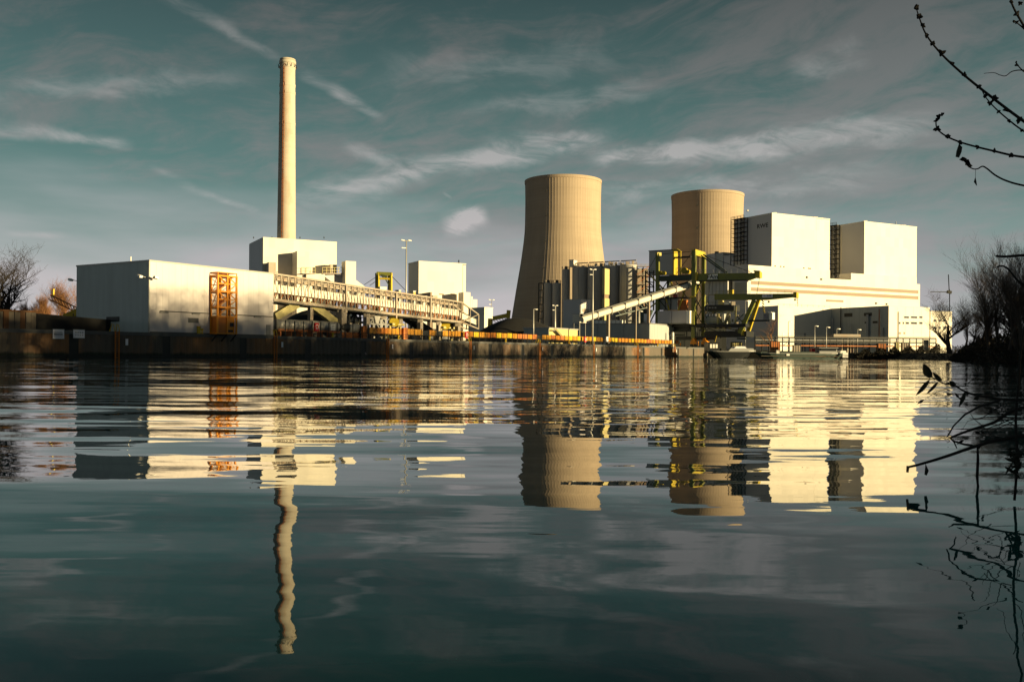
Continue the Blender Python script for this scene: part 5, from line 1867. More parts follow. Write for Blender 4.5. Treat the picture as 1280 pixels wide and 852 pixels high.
    # low annex with sunlit front, the dark side wall of the annex block butts against it
    A1 = d7 + .02
    s4, z4 = B_.f(973, 382.5, A1); s5, _ = B_.f(1120, 390, A1); dl4, _ = B_.g(916, 383, s4)
    s5 = s6 + 6
    t = thing('low_annex', 'low annex with bright plain front and shaded end left of the big dark wall', 'building', B_.pt(s4, A1, 2.3))
    block('wall', t, B_, s4, s5, A1, dl4, 0, z4, 'white_cladding')
    block('shade_side_sheet', t, B_, s4 - .25, s4 - .002, A1 + .3, dl4, 8, z4 - .1, 'shade_cladding')  # shade of the annex end put into a greyer layer
    roof_lip(t, B_, s4, s6 - .3, A1, dl4, z4, 'white_cladding', .3, .3)
    m = MB(); railing(m, [B_.pt(s4, A1 + .3, z4 + .3), B_.pt(s6 - .5, A1 + .3, z4 + .3)], 1.0, 4, .12); m.build('roof_rail', 'cream_steel', t)
    for x in (953, 961, 980): 
        q0, za = B_.f(x + 25, 416, A1)
        m = MB(); m.fbox(B_, q0, q0 + 1.2, A1 - .1, A1 + .02, 2.2, za); m.build('door', 'grey_steel', t)
    # white low building behind the trees
    C_ = Frame(W(1163, 389, 500), 66)
    s8, z8 = C_.f(1163, 389, 0); s9, _ = C_.f(1190, 390, 0)
    t = thing('low_office', 'low cream office behind the spreading bare tree', 'building', C_.pt(s8, 0, 2.3))
    block('wall', t, C_, s8, s9, 0, 20, 0, z8, 'white_cladding')
    roof_lip(t, C_, s8, s9, 0, 20, z8, 'white_cladding', .3, .3)
    for x in (1167, 1173, 1179):
        for y in (399, 408):
            q0, za = C_.f(x, y, 0); q1, _ = C_.f(x + 3, y, 0)
            f = MB(); f.fbox(C_, q0, q1, -.1, .02, za - 1.3, za); f.build('window', 'window_dark', t)
    # far slewing crane above the trees
    Y = 520
    b = W(1187, 430, Y); b.z = 2.3
    t = thing('far_crane', 'thin far away crane with level jib just above the spreading bare tree', 'crane', b)
    m = MB(); m.bar(b, W(1187, 362, Y), .45); m.build('mast', 'dark_steel', t)
    m = MB(); m.bar(W(1163, 364.5, Y), W(1187, 365, Y), .5, .4); m.build('jib', 'dark_steel', t)
    m = MB(); m.bar(W(1186.5, 364, Y), W(1185.5, 343, Y), .45); m.build('peak', 'dark_steel', t)
    m = MB(); m.bar(W(1184, 364.5, Y), W(1189, 365.5, Y), 1.6, 1.6); m.build('slew_house', 'dark_steel', t)


plant()


# ------------------------------------------------------------------ ship unloader
def unloader():
    S = 262.0
    base = Q.pt(S + 6, 5, QTOP)
    t = thing('ship_unloader', 'large olive green ship unloader crane with two booms reaching out over the water', 'crane', base)

    def at(x, y, s=S):
        d, z = Q.g(x, y, s); return Q.pt(s, d, z)

    def cb(name, x0, y0, x1, y1, s, th, m, parent=None, label=None):
        d0, z1 = Q.g(x0, y0, s); d1, _ = Q.g(x1, y0, s); _, z0 = Q.g((x0 + x1) / 2, y1, s)
        _, z1 = Q.g((x0 + x1) / 2, y0, s)
        q = MB(); q.fbox(Q, s, s + th, d0, d1, z0, z1)
        return q.build(name, m, parent or t, label=label)

    def post(name, x, y0, s, w, m, zb=None, x1=None):
        p = at(x, y0, s)
        q = at(x1 if x1 is not None else x, 420, s)
        q = Vector((p.x, p.y, zb if zb is not None else QTOP + .05)) if x1 is None else q
        b = MB(); b.bar(q, p, w); return b.build(name, m, t)

    # tall portal: two legs near the water edge
    for s in (S, S + 11):
        dx = 0 if s == S else 12.2
        a = at(866.6 + (0 if s == S else 0), 314, S); 
    cb('main_leg', 864.6, 313.4, 869.0, 430, S, 1.4, 'crane_green')
    cb('main_leg', 877.0, 316.5, 881.0, 420, S + 7, 1.4, 'crane_green')
    m = MB(); m.bar(at(867, 315.2, S + .7), at(879.4, 319.0, S + 7.7), 1.6, 2.2); m.build('portal_head', 'crane_yellow', t)
    cb('leg_shelf', 861.8, 369.8, 868.5, 371.8, S - .5, 1.8, 'crane_yellow')
    cb('rear_leg', 819.6, 316.5, 823.4, 425, S + 1, 1.3, 'crane_green')
    cb('rear_leg', 833.5, 350.5, 836.5, 423, S + 9, 1.3, 'dark_green')
    m = MB(); m.bar(at(820.5, 317.5, S + 1), at(825.5, 317.8, S + 3), 1.2, 1.2); m.build('leg_cap', 'crane_yellow', t)
    # upper bridge and boom
    cb('bridge_girder', 824, 343.8, 864.4, 350.6, S + .2, 2.2, 'dark_green')
    cb('bridge_girder', 826, 344.8, 868, 350.4, S + 9, 1.6, 'dark_green')
    pa, pb = at(869.2, 341.9), at(945.5, 341.0); pa2, pb2 = at(869.2, 351.2), at(945.5, 346.2)
    pk, pk2 = at(936, 341.1), at(936, 350.0)
    m = MB(); m.prism([pa2, pk2, pb2, pb, pa], Q.a * 2.0); bm_ = m.build('upper_boom', 'crane_green', t)
    m = MB(); m.bar(at(945.6, 343.8, S + 1), at(951.2, 343.5, S + 1), 3.0, 2.2); m.build('boom_head', 'crane_yellow', t)
    m = MB(); m.bar(at(943, 339, S + 1), at(950, 339.2, S + 1), 2.0, .5); m.bar(at(944, 339, S + 1), at(944, 342, S + 1), .5); m.build('sheave', 'dark_steel', t)
    m = MB(); railing(m, [at(870, 341.6, S + .3), at(944, 340.8, S + .3)], 1.3, 2.2, .10); m.build('boom_rail', 'galvanised', t)
    m = MB(); m.bar(at(872, 351.3, S + 1), at(935, 350.2, S + 1), 2.6, .3); m.build('boom_underside', 'black_steel', t)
    for (xa, ya, xb, yb) in ((876, 319, 906.5, 341), (879, 318, 909, 340.5)):
        m = MB(); m.bar(at(xa, ya, S + 1), at(xb, yb, S + 1), .45); m.build('stay', 'dark_green', t)
    m = MB(); m.bar(at(869.2, 345.5, S - .3), at(871.5, 345.5, S - .3), .6, 3.2); m.build('boom_hinge', 'crane_yellow', t)
    # name board
    d0, z1 = Q.g(884.6, 342.9, S); d1, z0 = Q.g(897.2, 348.9, S)
    q = MB(); q.fbox(Q, S - .32, S - .1, d0, d1, z0, z1); bd = q.build('name_board', 'white_paint', t)
    text('FAm', (z1 - z0) * 1.12, 'black_print', bd, Q.pt(S - .36, (d0 + d1) / 2, (z0 + z1) / 2 - .05), Q.n, 'lettering', squash=1.0)
    # clad house at top left with yellow end frame
    cb('clad_house', 811.4, 313.2, 841.0, 343.2, S + 10, 4.0, 'shade_cladding')
    cb('house_roof', 810.6, 312.3, 842.0, 313.2, S + 9.7, 4.6, 'dark_steel')
    cb('house_corner', 841.0, 313.5, 842.6, 343, S + 9.6, 4.0, 'crane_yellow')
    m = MB(); m.bar(at(841.5, 312.9, S + 9), at(847, 312.6, S + 9), 1.0, .9); m.bar(at(847, 312.6, S + 9), at(851, 315.5, S + 9), 1.0, .9)
    m.bar(at(850.6, 315.2, S + 9), at(850.6, 343, S + 9), .5, .5); m.build('end_frame', 'crane_yellow', t)
    cb('bridge_plank', 842.6, 320.4, 863, 322.2, S + 9, 1.6, 'black_steel')
    # hanging clad bins under the boom
    cb('bin', 881.4, 351.8, 909.6, 368.0, S + 3.2, 4.5, 'shade_cladding')
    for x in (886, 890.5, 895, 899.7, 904.5):
        cb('bin_rib', x - .2, 352.2, x + .2, 367.6, S + 3.05, .14, 'grey_steel')
    cb('dark_gap_block', 910.2, 351.6, 915.6, 367, S + 4.5, 2.4, 'black_steel')  # black block paints in the dark of the gap between the bins
    cb('bin', 916.2, 352.5, 934, 367.5, S + 24, 4, 'shade_cladding')
    cb('motor', 910.3, 362, 915.7, 367.2, S + 2.2, 1.6, 'crane_yellow')
    # lower boom
    pts = [at(893, 374.6), at(956, 374.7), at(994.5, 370.9), at(994.5, 366.8), at(893, 367.2)]
    m = MB(); m.prism(pts, Q.a * 2.2); m.build('lower_boom', 'crane_green', t)
    m = MB(); m.bar(at(992.8, 368.8, S + 1), at(997.0, 368.7, S + 1), 3.0, 2.0); m.build('boom_head', 'crane_yellow', t)
    m = MB(); railing(m, [at(896, 367, S + .3), at(990, 366.7, S + .3)], 1.1, 2.4, .07); m.build('boom_rail', 'crane_green', t)
    d0, z1 = Q.g(953, 367.8, S); d1, z0 = Q.g(966, 371.6, S)
    q = MB(); q.fbox(Q, S - .3, S - .1, d0, d1, z0, z1); bd = q.build('boom_board', 'lilac_board', t)
    q = MB(); dm = d0 - (d0 - d1) * .30
    q.fbox(Q, S - .34, S - .31, d0 - (d0 - d1) * .12, dm, z0 + (z1 - z0) * .4, z0 + (z1 - z0) * .6)
    for k in range(3):
        q.fbox(Q, S - .34, S - .31, d0 - (d0 - d1) * (.45 + .16 * k), d0 - (d0 - d1) * (.56 + .16 * k), z0 + (z1 - z0) * .3, z0 + (z1 - z0) * .7)
    q.build('print', 'grey_print', bd)
    # raking legs of the lower boom
    m = MB(); m.bar(at(943.0, 374.8, S + .3), at(924.8, 416.5, S + .3), 1.3, 1.5); m.build('raking_leg', 'crane_green', t)
    m = MB(); m.bar(at(948.6, 374.2, S + 5), at(935.6, 414, S + 5), 1.2, 1.3); m.build('raking_leg', 'crane_yellow', t)
    cb('leg_foot', 926.5, 412.5, 930.2, 419, S, 1.6, 'crane_yellow')
    # hanging operator cabin with gangway
    cb('gangway', 927, 399.6, 962, 401.6, S + 2, 1.6, 'dark_steel')
    m = MB(); railing(m, [at(928, 399.6, S + 2), at(955, 399.4, S + 2)], 1.6, 2.0, .1); m.build('gangway_rail', 'galvanised', t)
    cab = cb('cabin', 954.2, 391.2, 963.8, 399.6, S + 1.6, 3.0, 'grey_steel')
    cb('cabin_window', 955, 392.6, 959.6, 397.8, S + 1.5, .12, 'window_dark', cab)
    m = MB(); m.bar(at(960.2, 390.2, S + 1.2), at(964.2, 390.2, S + 1.2), .5, .4); m.fbox(Q, S + 1.3, S + 4.5, Q.g(960.2, 395, S)[0], Q.g(964.2, 395, S)[0], at(962, 399, S).z, at(962, 390, S).z); m.build('cabin_front', 'white_paint', cab)
    m = MB()
    for i in range(5): m.bar(at(952 + i * .4, 375 + i * 3.2, S + 2), at(955 + i * .3, 377.5 + i * 3.2, S + 2), .35)
    m.build('hanger_chain', 'crane_yellow', t)
    # machine house with windows
    cb('machine_house', 881.6, 392, 903.5, 404, S + 3, 6, 'dark_cladding')
    mh = cb('machine_house', 881.4, 380.8, 917.5, 388.6, S + 2.6, 7, 'dark_steel')
    for i in range(4):
        cb('window', 882.6 + i * 3.5, 383.6, 884.8 + i * 3.5, 385.2, S + 2.45, .12, 'grey_steel', mh)
    mh2 = cb('window_row', 881.8, 391.5, 896.5, 395.6, S + 2.8, .15, 'black_steel')
    for i in range(4):
        cb('pane', 882.4 + i * 3.5, 392.2, 884.6 + i * 3.5, 395.0, S + 2.6, .15, 'lilac_board', mh2)
    cb('deck', 880.5, 404.6, 932, 408.8, S - .5, 9, 'black_steel')
    cb('deck', 795, 404.8, 880.2, 408.6, S - .2, 9, 'black_steel')
    cb('under_deck', 880.5, 413.6, 933, 420.8, S, 9, 'black_steel')
    cb('under_deck', 801, 409, 862, 414.0, S + 2, 8, 'black_steel')
    m = MB()
    for (xa, ya, xb, yb) in ((897.4, 392, 897.4, 411), (910.6, 391, 904.4, 410), (911, 391, 912.2, 411)):
        m.bar(at(xa, ya, S + 1.5), at(xb, yb, S + 1.5), .7, 1.0)
    m.build('yellow_braces', 'cream_paint', t)
    cb('motor', 897.8, 375.5, 903.4, 380.6, S + 2.5, 2.0, 'cream_paint')
    cb('motor', 905, 377, 911, 380.6, S + 2.5, 2.0, 'white_paint')
    for (x, y0, y1) in ((919.6, 383, 404), (883.4, 370, 380)):
        m = MB(); m.bar(at(x, y1, S + 1), at(x, y0, S + 1), .55); m.build('post', 'cream_paint', t)
    # two grey cabins on the deck
    for (x0, x1) in ((822.2, 839.2), (839.9, 857.8)):
        cbx = cb('grey_cabin', x0, 388.2, x1, 403.2, S - 4.5, 3.6, 'grey_cladding')
        cb('cabin_base', x0, 403.2, x1, 404.3, S - 4.7, 3.9, 'galvanised', cbx)
    cb('cabin_end', 857.9, 388.2, 862.3, 404.2, S - 4.6, 3.6, 'white_paint')
    cb('cabin_frame', 863, 389, 867.6, 405.5, S - 3, 2.6, 'crane_green')
    # control deck above them, orange cupboards, hopper
    cb('grey_panel', 824, 372.2, 846.5, 387.2, S + 3, 2, 'dark_cladding')
    for x in (831.5, 838.5):
        cb('panel_post', x - .4, 372, x + .4, 387, S + 2.8, .2, 'dark_steel')
    cb('orange_cupboard', 841.4, 363.6, 846.2, 371.4, S + 2, 1.6, 'red_paint')
    cb('orange_cupboard', 847.2, 375.0, 858.2, 387.2, S + 2, 1.6, 'rust_orange')
    cb('control_deck', 823, 371.4, 858, 372.8, S + 1.2, 4.5, 'black_steel')
    for (xa, ya, xb, yb, w) in ((829, 359, 836.5, 388, .5), (858.8, 354, 848, 388, .55), (838.6, 351, 842, 364, .4), (876, 352, 866, 378, .45), (865, 343, 880.5, 352, .3),
                                (810, 386, 822, 377, .45), (814, 345, 828, 360, .5)):
        m = MB(); m.bar(at(xa, ya, S + 2), at(xb, yb, S + 2), w); m.build('strut', 'crane_yellow', t)
    m = MB(); m.prism([at(795.5, 387, S + 4), at(812, 387, S + 4), at(806, 402, S + 4), at(799, 404, S + 4), at(793.5, 400, S + 4)], Q.a * 4); m.build('hopper', 'hull_green', t)
    m = MB(); m.prism([at(793, 378, S + 3), at(798, 377, S + 3), at(812, 392, S + 3), at(808, 394, S + 3)], Q.a * 2); m.build('chute', 'dark_steel', t)
    cb('chute_leg', 804.8, 392, 810, 404.6, S + 2, 2, 'lilac_board')
    m = MB()
    for k in range(5):
        y = 340 + 6 * k
        m.bar(at(806, y, S + 5), at(818, y + 1, S + 5), .4); 
    for x in (807, 812, 817): m.bar(at(x, 338, S + 5), at(x, 388, S + 5), .45)
    for k in range(4):
        m.bar(at(807, 340 + 10 * k, S + 5), at(817, 348 + 10 * k, S + 5), .35)
    m.build('stair_frame', 'dark_steel', t)
    for (x, y, r) in ((824, 341, .8), (855, 338, 1.2), (859.5, 339.5, .8), (822, 362, 1.0), (829, 341, .7)):
        m = MB(); p = at(x, y, S + 2); m.tube([p, p + Q.a * 1.6], r, 10); m.build('sheave', 'crane_yellow', t)
    m = MB(); railing(m, [at(845, 343.6, S + .5), at(864, 343.6, S + .5)], 2.6, 1.6, .12); m.build('bridge_rail', 'crane_green', t)
    # undercarriage with orange bogies
    for (x0, x1) in ((862.8, 870.6), (876.4, 884)):
        b = cb('bogie', x0, 426.6, x1, 431.6, S - 2, 2.4, 'orange_paint')
        q = MB(); pm_ = at((x0 + x1) / 2, 424.5, S - 1)
        q.prism([at(x0 + 1, 426.5, S - 1.8), at(x1 - 1, 426.5, S - 1.8), at((x0 + x1) / 2 + 1, 422.5, S - 1.8), at((x0 + x1) / 2 - 1, 422.5, S - 1.8)], Q.a * 1.8)
        q.build('bogie_head', 'orange_paint', b)
        q = MB()
        for x in (x0 + 1.6, x1 - 1.6):
            p = at(x, 432.2, S - 2.2); p.z = QTOP + .62; q.tube([p, p + Q.a * .8], .6, 12)
        q.build('wheel', 'dark_steel', b)
    for (x0, x1) in ((838, 846), (812, 818)):
        b = cb('bogie', x0, 425, x1, 429.6, S + 3, 2, 'rust_orange')
    cb('portal_beam', 845, 420.2, 893, 424.6, S + .2, 1.8, 'black_steel')
    m = MB()
    rng = random.Random(4)
    for i in range(46):
        x = rng.uniform(800, 925); y = rng.uniform(409, 424) if x < 880 else rng.uniform(396, 424)
        s = S + rng.uniform(2, 9)
        p = at(x, y, s)
        if rng.random() < .5: m.bar(p, p + Q.n * rng.uniform(1, 4) + Vector((0, 0, rng.uniform(-.2, .2))), rng.uniform(.2, .5))
        else: m.bar(p, p + Vector((0, 0, rng.uniform(1, 3.4))), rng.uniform(.2, .4))
    m.build('pipework', 'dark_green', t)['kind'] = 'stuff'
    m = MB()
    for i in range(26):
        x = rng.uniform(795, 930); y = rng.uniform(352, 420)
        s = S + rng.uniform(1, 6)
        p = at(x, y, s); w = rng.uniform(.3, .8)
        m.box(p.x - w, p.x + w, p.y - w, p.y + w, p.z - w, p.z + w)
    m.build('switch_boxes', 'cream_steel', t)['kind'] = 'stuff'
    for (xa, xb, y, s_) in ((824, 860, 371.2, S + 1.3), (797, 862, 404.4, S - .1), (882, 930, 404.2, S - .4), (881, 917, 380.6, S + 2.7), (803, 820, 340, S + 5), (882, 916, 392, S + 2.6)):
        m = MB(); railing(m, [at(xa, y, s_), at(xb, y, s_)], 1.15, 1.5, .09); m.build('deck_rail', 'crane_green', t)
    for (xa, ya, xb, yb) in ((822, 352, 834, 371), (834, 352, 822, 371), (869, 352, 877, 366), (877, 352, 869, 366), (869, 372, 877, 386), (877, 372, 869, 386), (869, 388, 877, 403), (877, 388, 869, 403),
                             (822, 372, 834, 387), (898, 396, 904, 404), (918, 392, 930, 404), (930, 392, 918, 404), (800, 372, 812, 386), (845, 352, 858, 371), (905, 410, 925, 413), (884, 410, 896, 414)):
        m = MB(); m.bar(at(xa, ya, S + 1.8), at(xb, yb, S + 1.8), .3); m.build('brace', 'dark_green', t)
    for (xa, ya, xb, yb) in ((866, 314, 823, 318), (866, 314, 845, 343), (879, 318, 940, 341), (822, 317, 806, 345), (950, 344, 946, 367), (912, 352, 912, 366), (888, 350, 884, 392), (874, 318, 874, 345)):
        m = MB(); m.tube([at(xa, ya, S + 1), at(xb, yb, S + 1)], .1, 4); m.build('cable', 'black_steel', t)
    for (x0, y0, x1, y1) in ((826, 404, 833, 391), (858, 404, 864, 389), (905, 404, 913, 390), (812, 404, 820, 388)):
        m = MB(); m.bar(at(x0, y0, S + .6), at(x1, y1, S + .6), .8, .25); m.build('stair_flight', 'grey_steel', t)
    # bright sacks and tanks standing under the portal
    for (x0, y0, x1, y1, s, mt, lab, nm) in ((792, 407.5, 800, 419, S - 8, 'cream_paint', 'pale ribbed tank under the left end of the ship unloader', 'tank'),
                                             (802, 415, 811, 423, S - 9, 'white_paint', 'white box container under the ship unloader beside the pale tank', 'container'),
                                             (840, 415, 842.4, 421.5, S - 6, 'white_paint', 'upright white cylinder below the two grey cabins', 'cylinder_tank')):
        d0, z1 = Q.g(x0, y0, s); d1, z0 = Q.g(x1, y1, s)
        c = Q.pt(s, (d0 + d1) / 2, QTOP + .05)
        tt = thing(nm, lab, nm.replace('_', ' '), c)
        if nm != 'container':
            r = abs(d0 - d1) / 2
            m = MB(); m.lathe(c, [(r, 0), (r, z1 - c.z - .3), (r * .7, z1 - c.z)], 16); m.build('body', mt, tt, True)
            m = MB()
            for k in range(4): m.lathe(c, [(r, k * 1.1 + .4), (r + .06, k * 1.1 + .45), (r + .06, k * 1.1 + .6), (r, k * 1.1 + .65)], 16, False)
            m.build('hoops', 'galvanised', tt)
        else:
            m = MB(); m.fbox(Q, s, s + 2.4, d0, d1, QTOP + .05, z1); m.build('body', mt, tt)
            m = MB()
            for k in range(6): m.fbox(Q, s - .06, s + .02, d0 + (d1 - d0) * (k + .3) / 6, d0 + (d1 - d0) * (k + .5) / 6, QTOP + .2, z1 - .2)
            m.build('ribs', 'galvanised', tt)


unloader()


# ------------------------------------------------------------------ worker under the crane
def worker():
    p = Q.pt(256, 3.0, QTOP + .02)
    p = Vector(p)
    s, z = Q.f(850.5, 424, 3.0)
    p = Q.pt(s, 3.0, QTOP + .02)
    t = thing('person', 'person in orange work suit and white helmet standing below the two grey cabins', 'person', p)
    fwd = -Q.a
    rt = Q.n
    me = bpy.data.meshes.new('body')
    up = Vector((0, 0, 1))
    J = [(0, 0, .95), (0, 0, 1.2), (0, 0, 1.45), (0, .02, 1.55), (0, .03, 1.66), (0, .03, 1.78),
         (.10, 0, .90), (.12, .03, .50), (.12, -.02, .08), (.13, .12, .03),
         (-.10, 0, .90), (-.13, .0, .50), (-.13, -.03, .08), (-.14, .11, .03),
         (.20, 0, 1.42), (.27, -.02, 1.15), (.25, .10, .92), (.24, .15, .84),
         (-.20, 0, 1.42), (-.27, -.02, 1.15), (-.25, .10, .92), (-.24, .15, .84)]
    E = [(0, 1), (1, 2), (2, 3), (3, 4), (4, 5), (0, 6), (6, 7), (7, 8), (8, 9), (0, 10), (10, 11), (11, 12), (12, 13),
         (2, 14), (14, 15), (15, 16), (16, 17), (2, 18), (18, 19), (19, 20), (20, 21)]
    R = [.16, .15, .16, .06, .10, .09, .10, .075, .05, .045, .10, .075, .05, .045, .07, .055, .04, .035, .07, .055, .04, .035]
    me.from_pydata([rt * x + fwd * y + up * z for x, y, z in J], E, [])
    o = bpy.data.objects.new('body', me)
    COL.objects.link(o); o.parent = t; LOC[o] = LOC[t]
    md = o.modifiers.new('skin', 'SKIN')
    me.skin_vertices[0].data[0].use_root = True
    for i, r in enumerate(R): me.skin_vertices[0].data[i].radius = (r, r)
    o.modifiers.new('sub', 'SUBSURF').levels = 1
    me.materials.append(MAT['orange_paint'])
    m = MB(); m.lathe(p + fwd * .03 + Vector((0, 0, 1.72)), [(.15, 0), (.135, .06), (.09, .12), (.02, .145)], 12); m.build('helmet', 'white_paint', t, True)


worker()


# ------------------------------------------------------------------ barges
def barge(x0, x1, Y, h, label, mt, rake=2.5, w=9.0):
    a, b = W(x0, 447, Y), W(x1, 447, Y)
    a.z = b.z = 0
    L_ = (b - a).length
    ax = (b - a).normalized(); ay = Vector((-ax.y, ax.x, 0))
    t = thing('barge', label, 'barge', a, 'moored barges')
    prof = [(-.0, -.6), (rake * .8, -.6), (L_ - rake, -.6), (L_, h * 1.08), (L_ - rake * 2, h), (rake * 2, h), (0, h * 1.1)]
    n = 16
    m = MB()
    rows = []
    for i in range(n + 1):
        q = i / n
        s = L_ * q
        tw = w / 2 * min(1, sqrt(max(0.02, 1 - abs(2 * q - 1) ** 5)))
        sheer = h * (1 + .18 * (abs(2 * q - 1) ** 4))
        rows.append([a + ax * (s + (rake * .0)) + ay * (w / 2 + tw) + Vector((0, 0, sheer)), a + ax * (rake + (L_ - 2 * rake) * q) + ay * (w / 2 + tw * .9) + Vector((0, 0, -.6)),
                     a + ax * (rake + (L_ - 2 * rake) * q) + ay * (w / 2 - tw * .9) + Vector((0, 0, -.6)), a + ax * s + ay * (w / 2 - tw) + Vector((0, 0, sheer))])
    for r in rows: m.v.extend(r)
    for i in range(n):
        for j in range(4):
            j2 = (j + 1) % 4
            m.f.append((4 * i + j, 4 * i + j2, 4 * i + 4 + j2, 4 * i + 4 + j))
    m.f.append((0, 1, 2, 3)); m.f.append(tuple(4 * n + j for j in (3, 2, 1, 0)))
    m.build('hull', mt, t)
    m = MB()
    for i in range(n):
        m.bar(rows[i][3] + Vector((0, 0, .04)), rows[i + 1][3] + Vector((0, 0, .04)), .22, .3)
    m.build('gunwale', 'grey_steel', t)

    def on(name, u0, u1, v0, v1, z0, z1, mat_, parent=None, slope=0.0):
        q = MB()
        P_ = lambda u, v, z: a + ax * (L_ * u) + ay * (w * v) + Vector((0, 0, z))
        q.hexa([P_(u0, v0, z0), P_(u1, v0, z0), P_(u1, v1, z0), P_(u0, v1, z0), P_(u0 + slope, v0, z1), P_(u1 - slope, v0, z1), P_(u1 - slope, v1, z1), P_(u0 + slope, v1, z1)])
        return q.build(name, mat_, parent or t)
    return t, on, L_


def boats():
    t, on, L_ = barge(884, 948, 318, 2.3, 'black barge with wheelhouse and grey sloping deck covers under the ship unloader', 'hull_black', 4.0)
    on('hatch_cover', .42, .97, .12, .88, 2.3, 3.5, 'boat_grey', None, .06)
    on('hatch_cover', .55, .80, .2, .8, 3.5, 4.2, 'lilac_board', None, .04)
    wh = on('wheelhouse', .03, .26, .12, .85, 2.3, 5.4, 'hull_black')
    on('wheelhouse_roof', .02, .27, .08, .88, 5.4, 5.6, 'black_steel', wh)
    for i in range(3): on('window', .065 + .055 * i, .105 + .055 * i, .105, .125, 3.5, 4.9, 'white_paint', wh)
    on('hatch', .30, .38, .2, .7, 2.3, 3.4, 'dark_steel')
    m = MB(); p = W(895, 425, 320); m.tube([W(892.5, 432, 320), W(896, 419.5, 320)], .09, 5); m.build('mast', 'safety_yellow', t)
    t, on, L_ = barge(948, 1061, 316, 1.75, 'long low dark green barge with cabin and white stern in front of the far bank', 'hull_green', 3.0)
    on('coaming', .04, .64, .15, .85, 1.75, 2.35, 'hull_green')
    on('rub_rail', .03, .92, -.012, .0, .75, .95, 'rust_sheet')
    cab = on('cabin', .69, .885, .15, .85, 1.75, 3.3, 'boat_grey', None, .0)
    on('window_band', .70, .875, .13, .148, 2.75, 3.7, 'window_dark', cab)
    on('cabin_roof', .68, .895, .1, .9, 3.75, 3.95, 'boat_grey', cab)
    on('cabin_top', .69, .885, .151, .85, 3.302, 3.75, 'hull_black', cab)
    on('stern_block', .915, .985, .1, .9, 1.9, 2.9, 'white_paint', None, .006)
    on('stern_plate', .93, .99, -.02, .02, .5, 2.2, 'white_paint')
    on('winch', .62, .655, .3, .6, 1.75, 3.6, 'red_paint')
    on('locker', .20, .235, .0, .1, 1.75, 2.9, 'white_paint')
    on('locker', .31, .345, -.01, .08, 1.0, 1.9, 'white_paint')
    m = MB(); railing(m, [W(952, 440.5, 315.6), W(1015, 441, 315.6)], .9, 3, .06); m.build('rail', 'dark_steel', t)


boats()


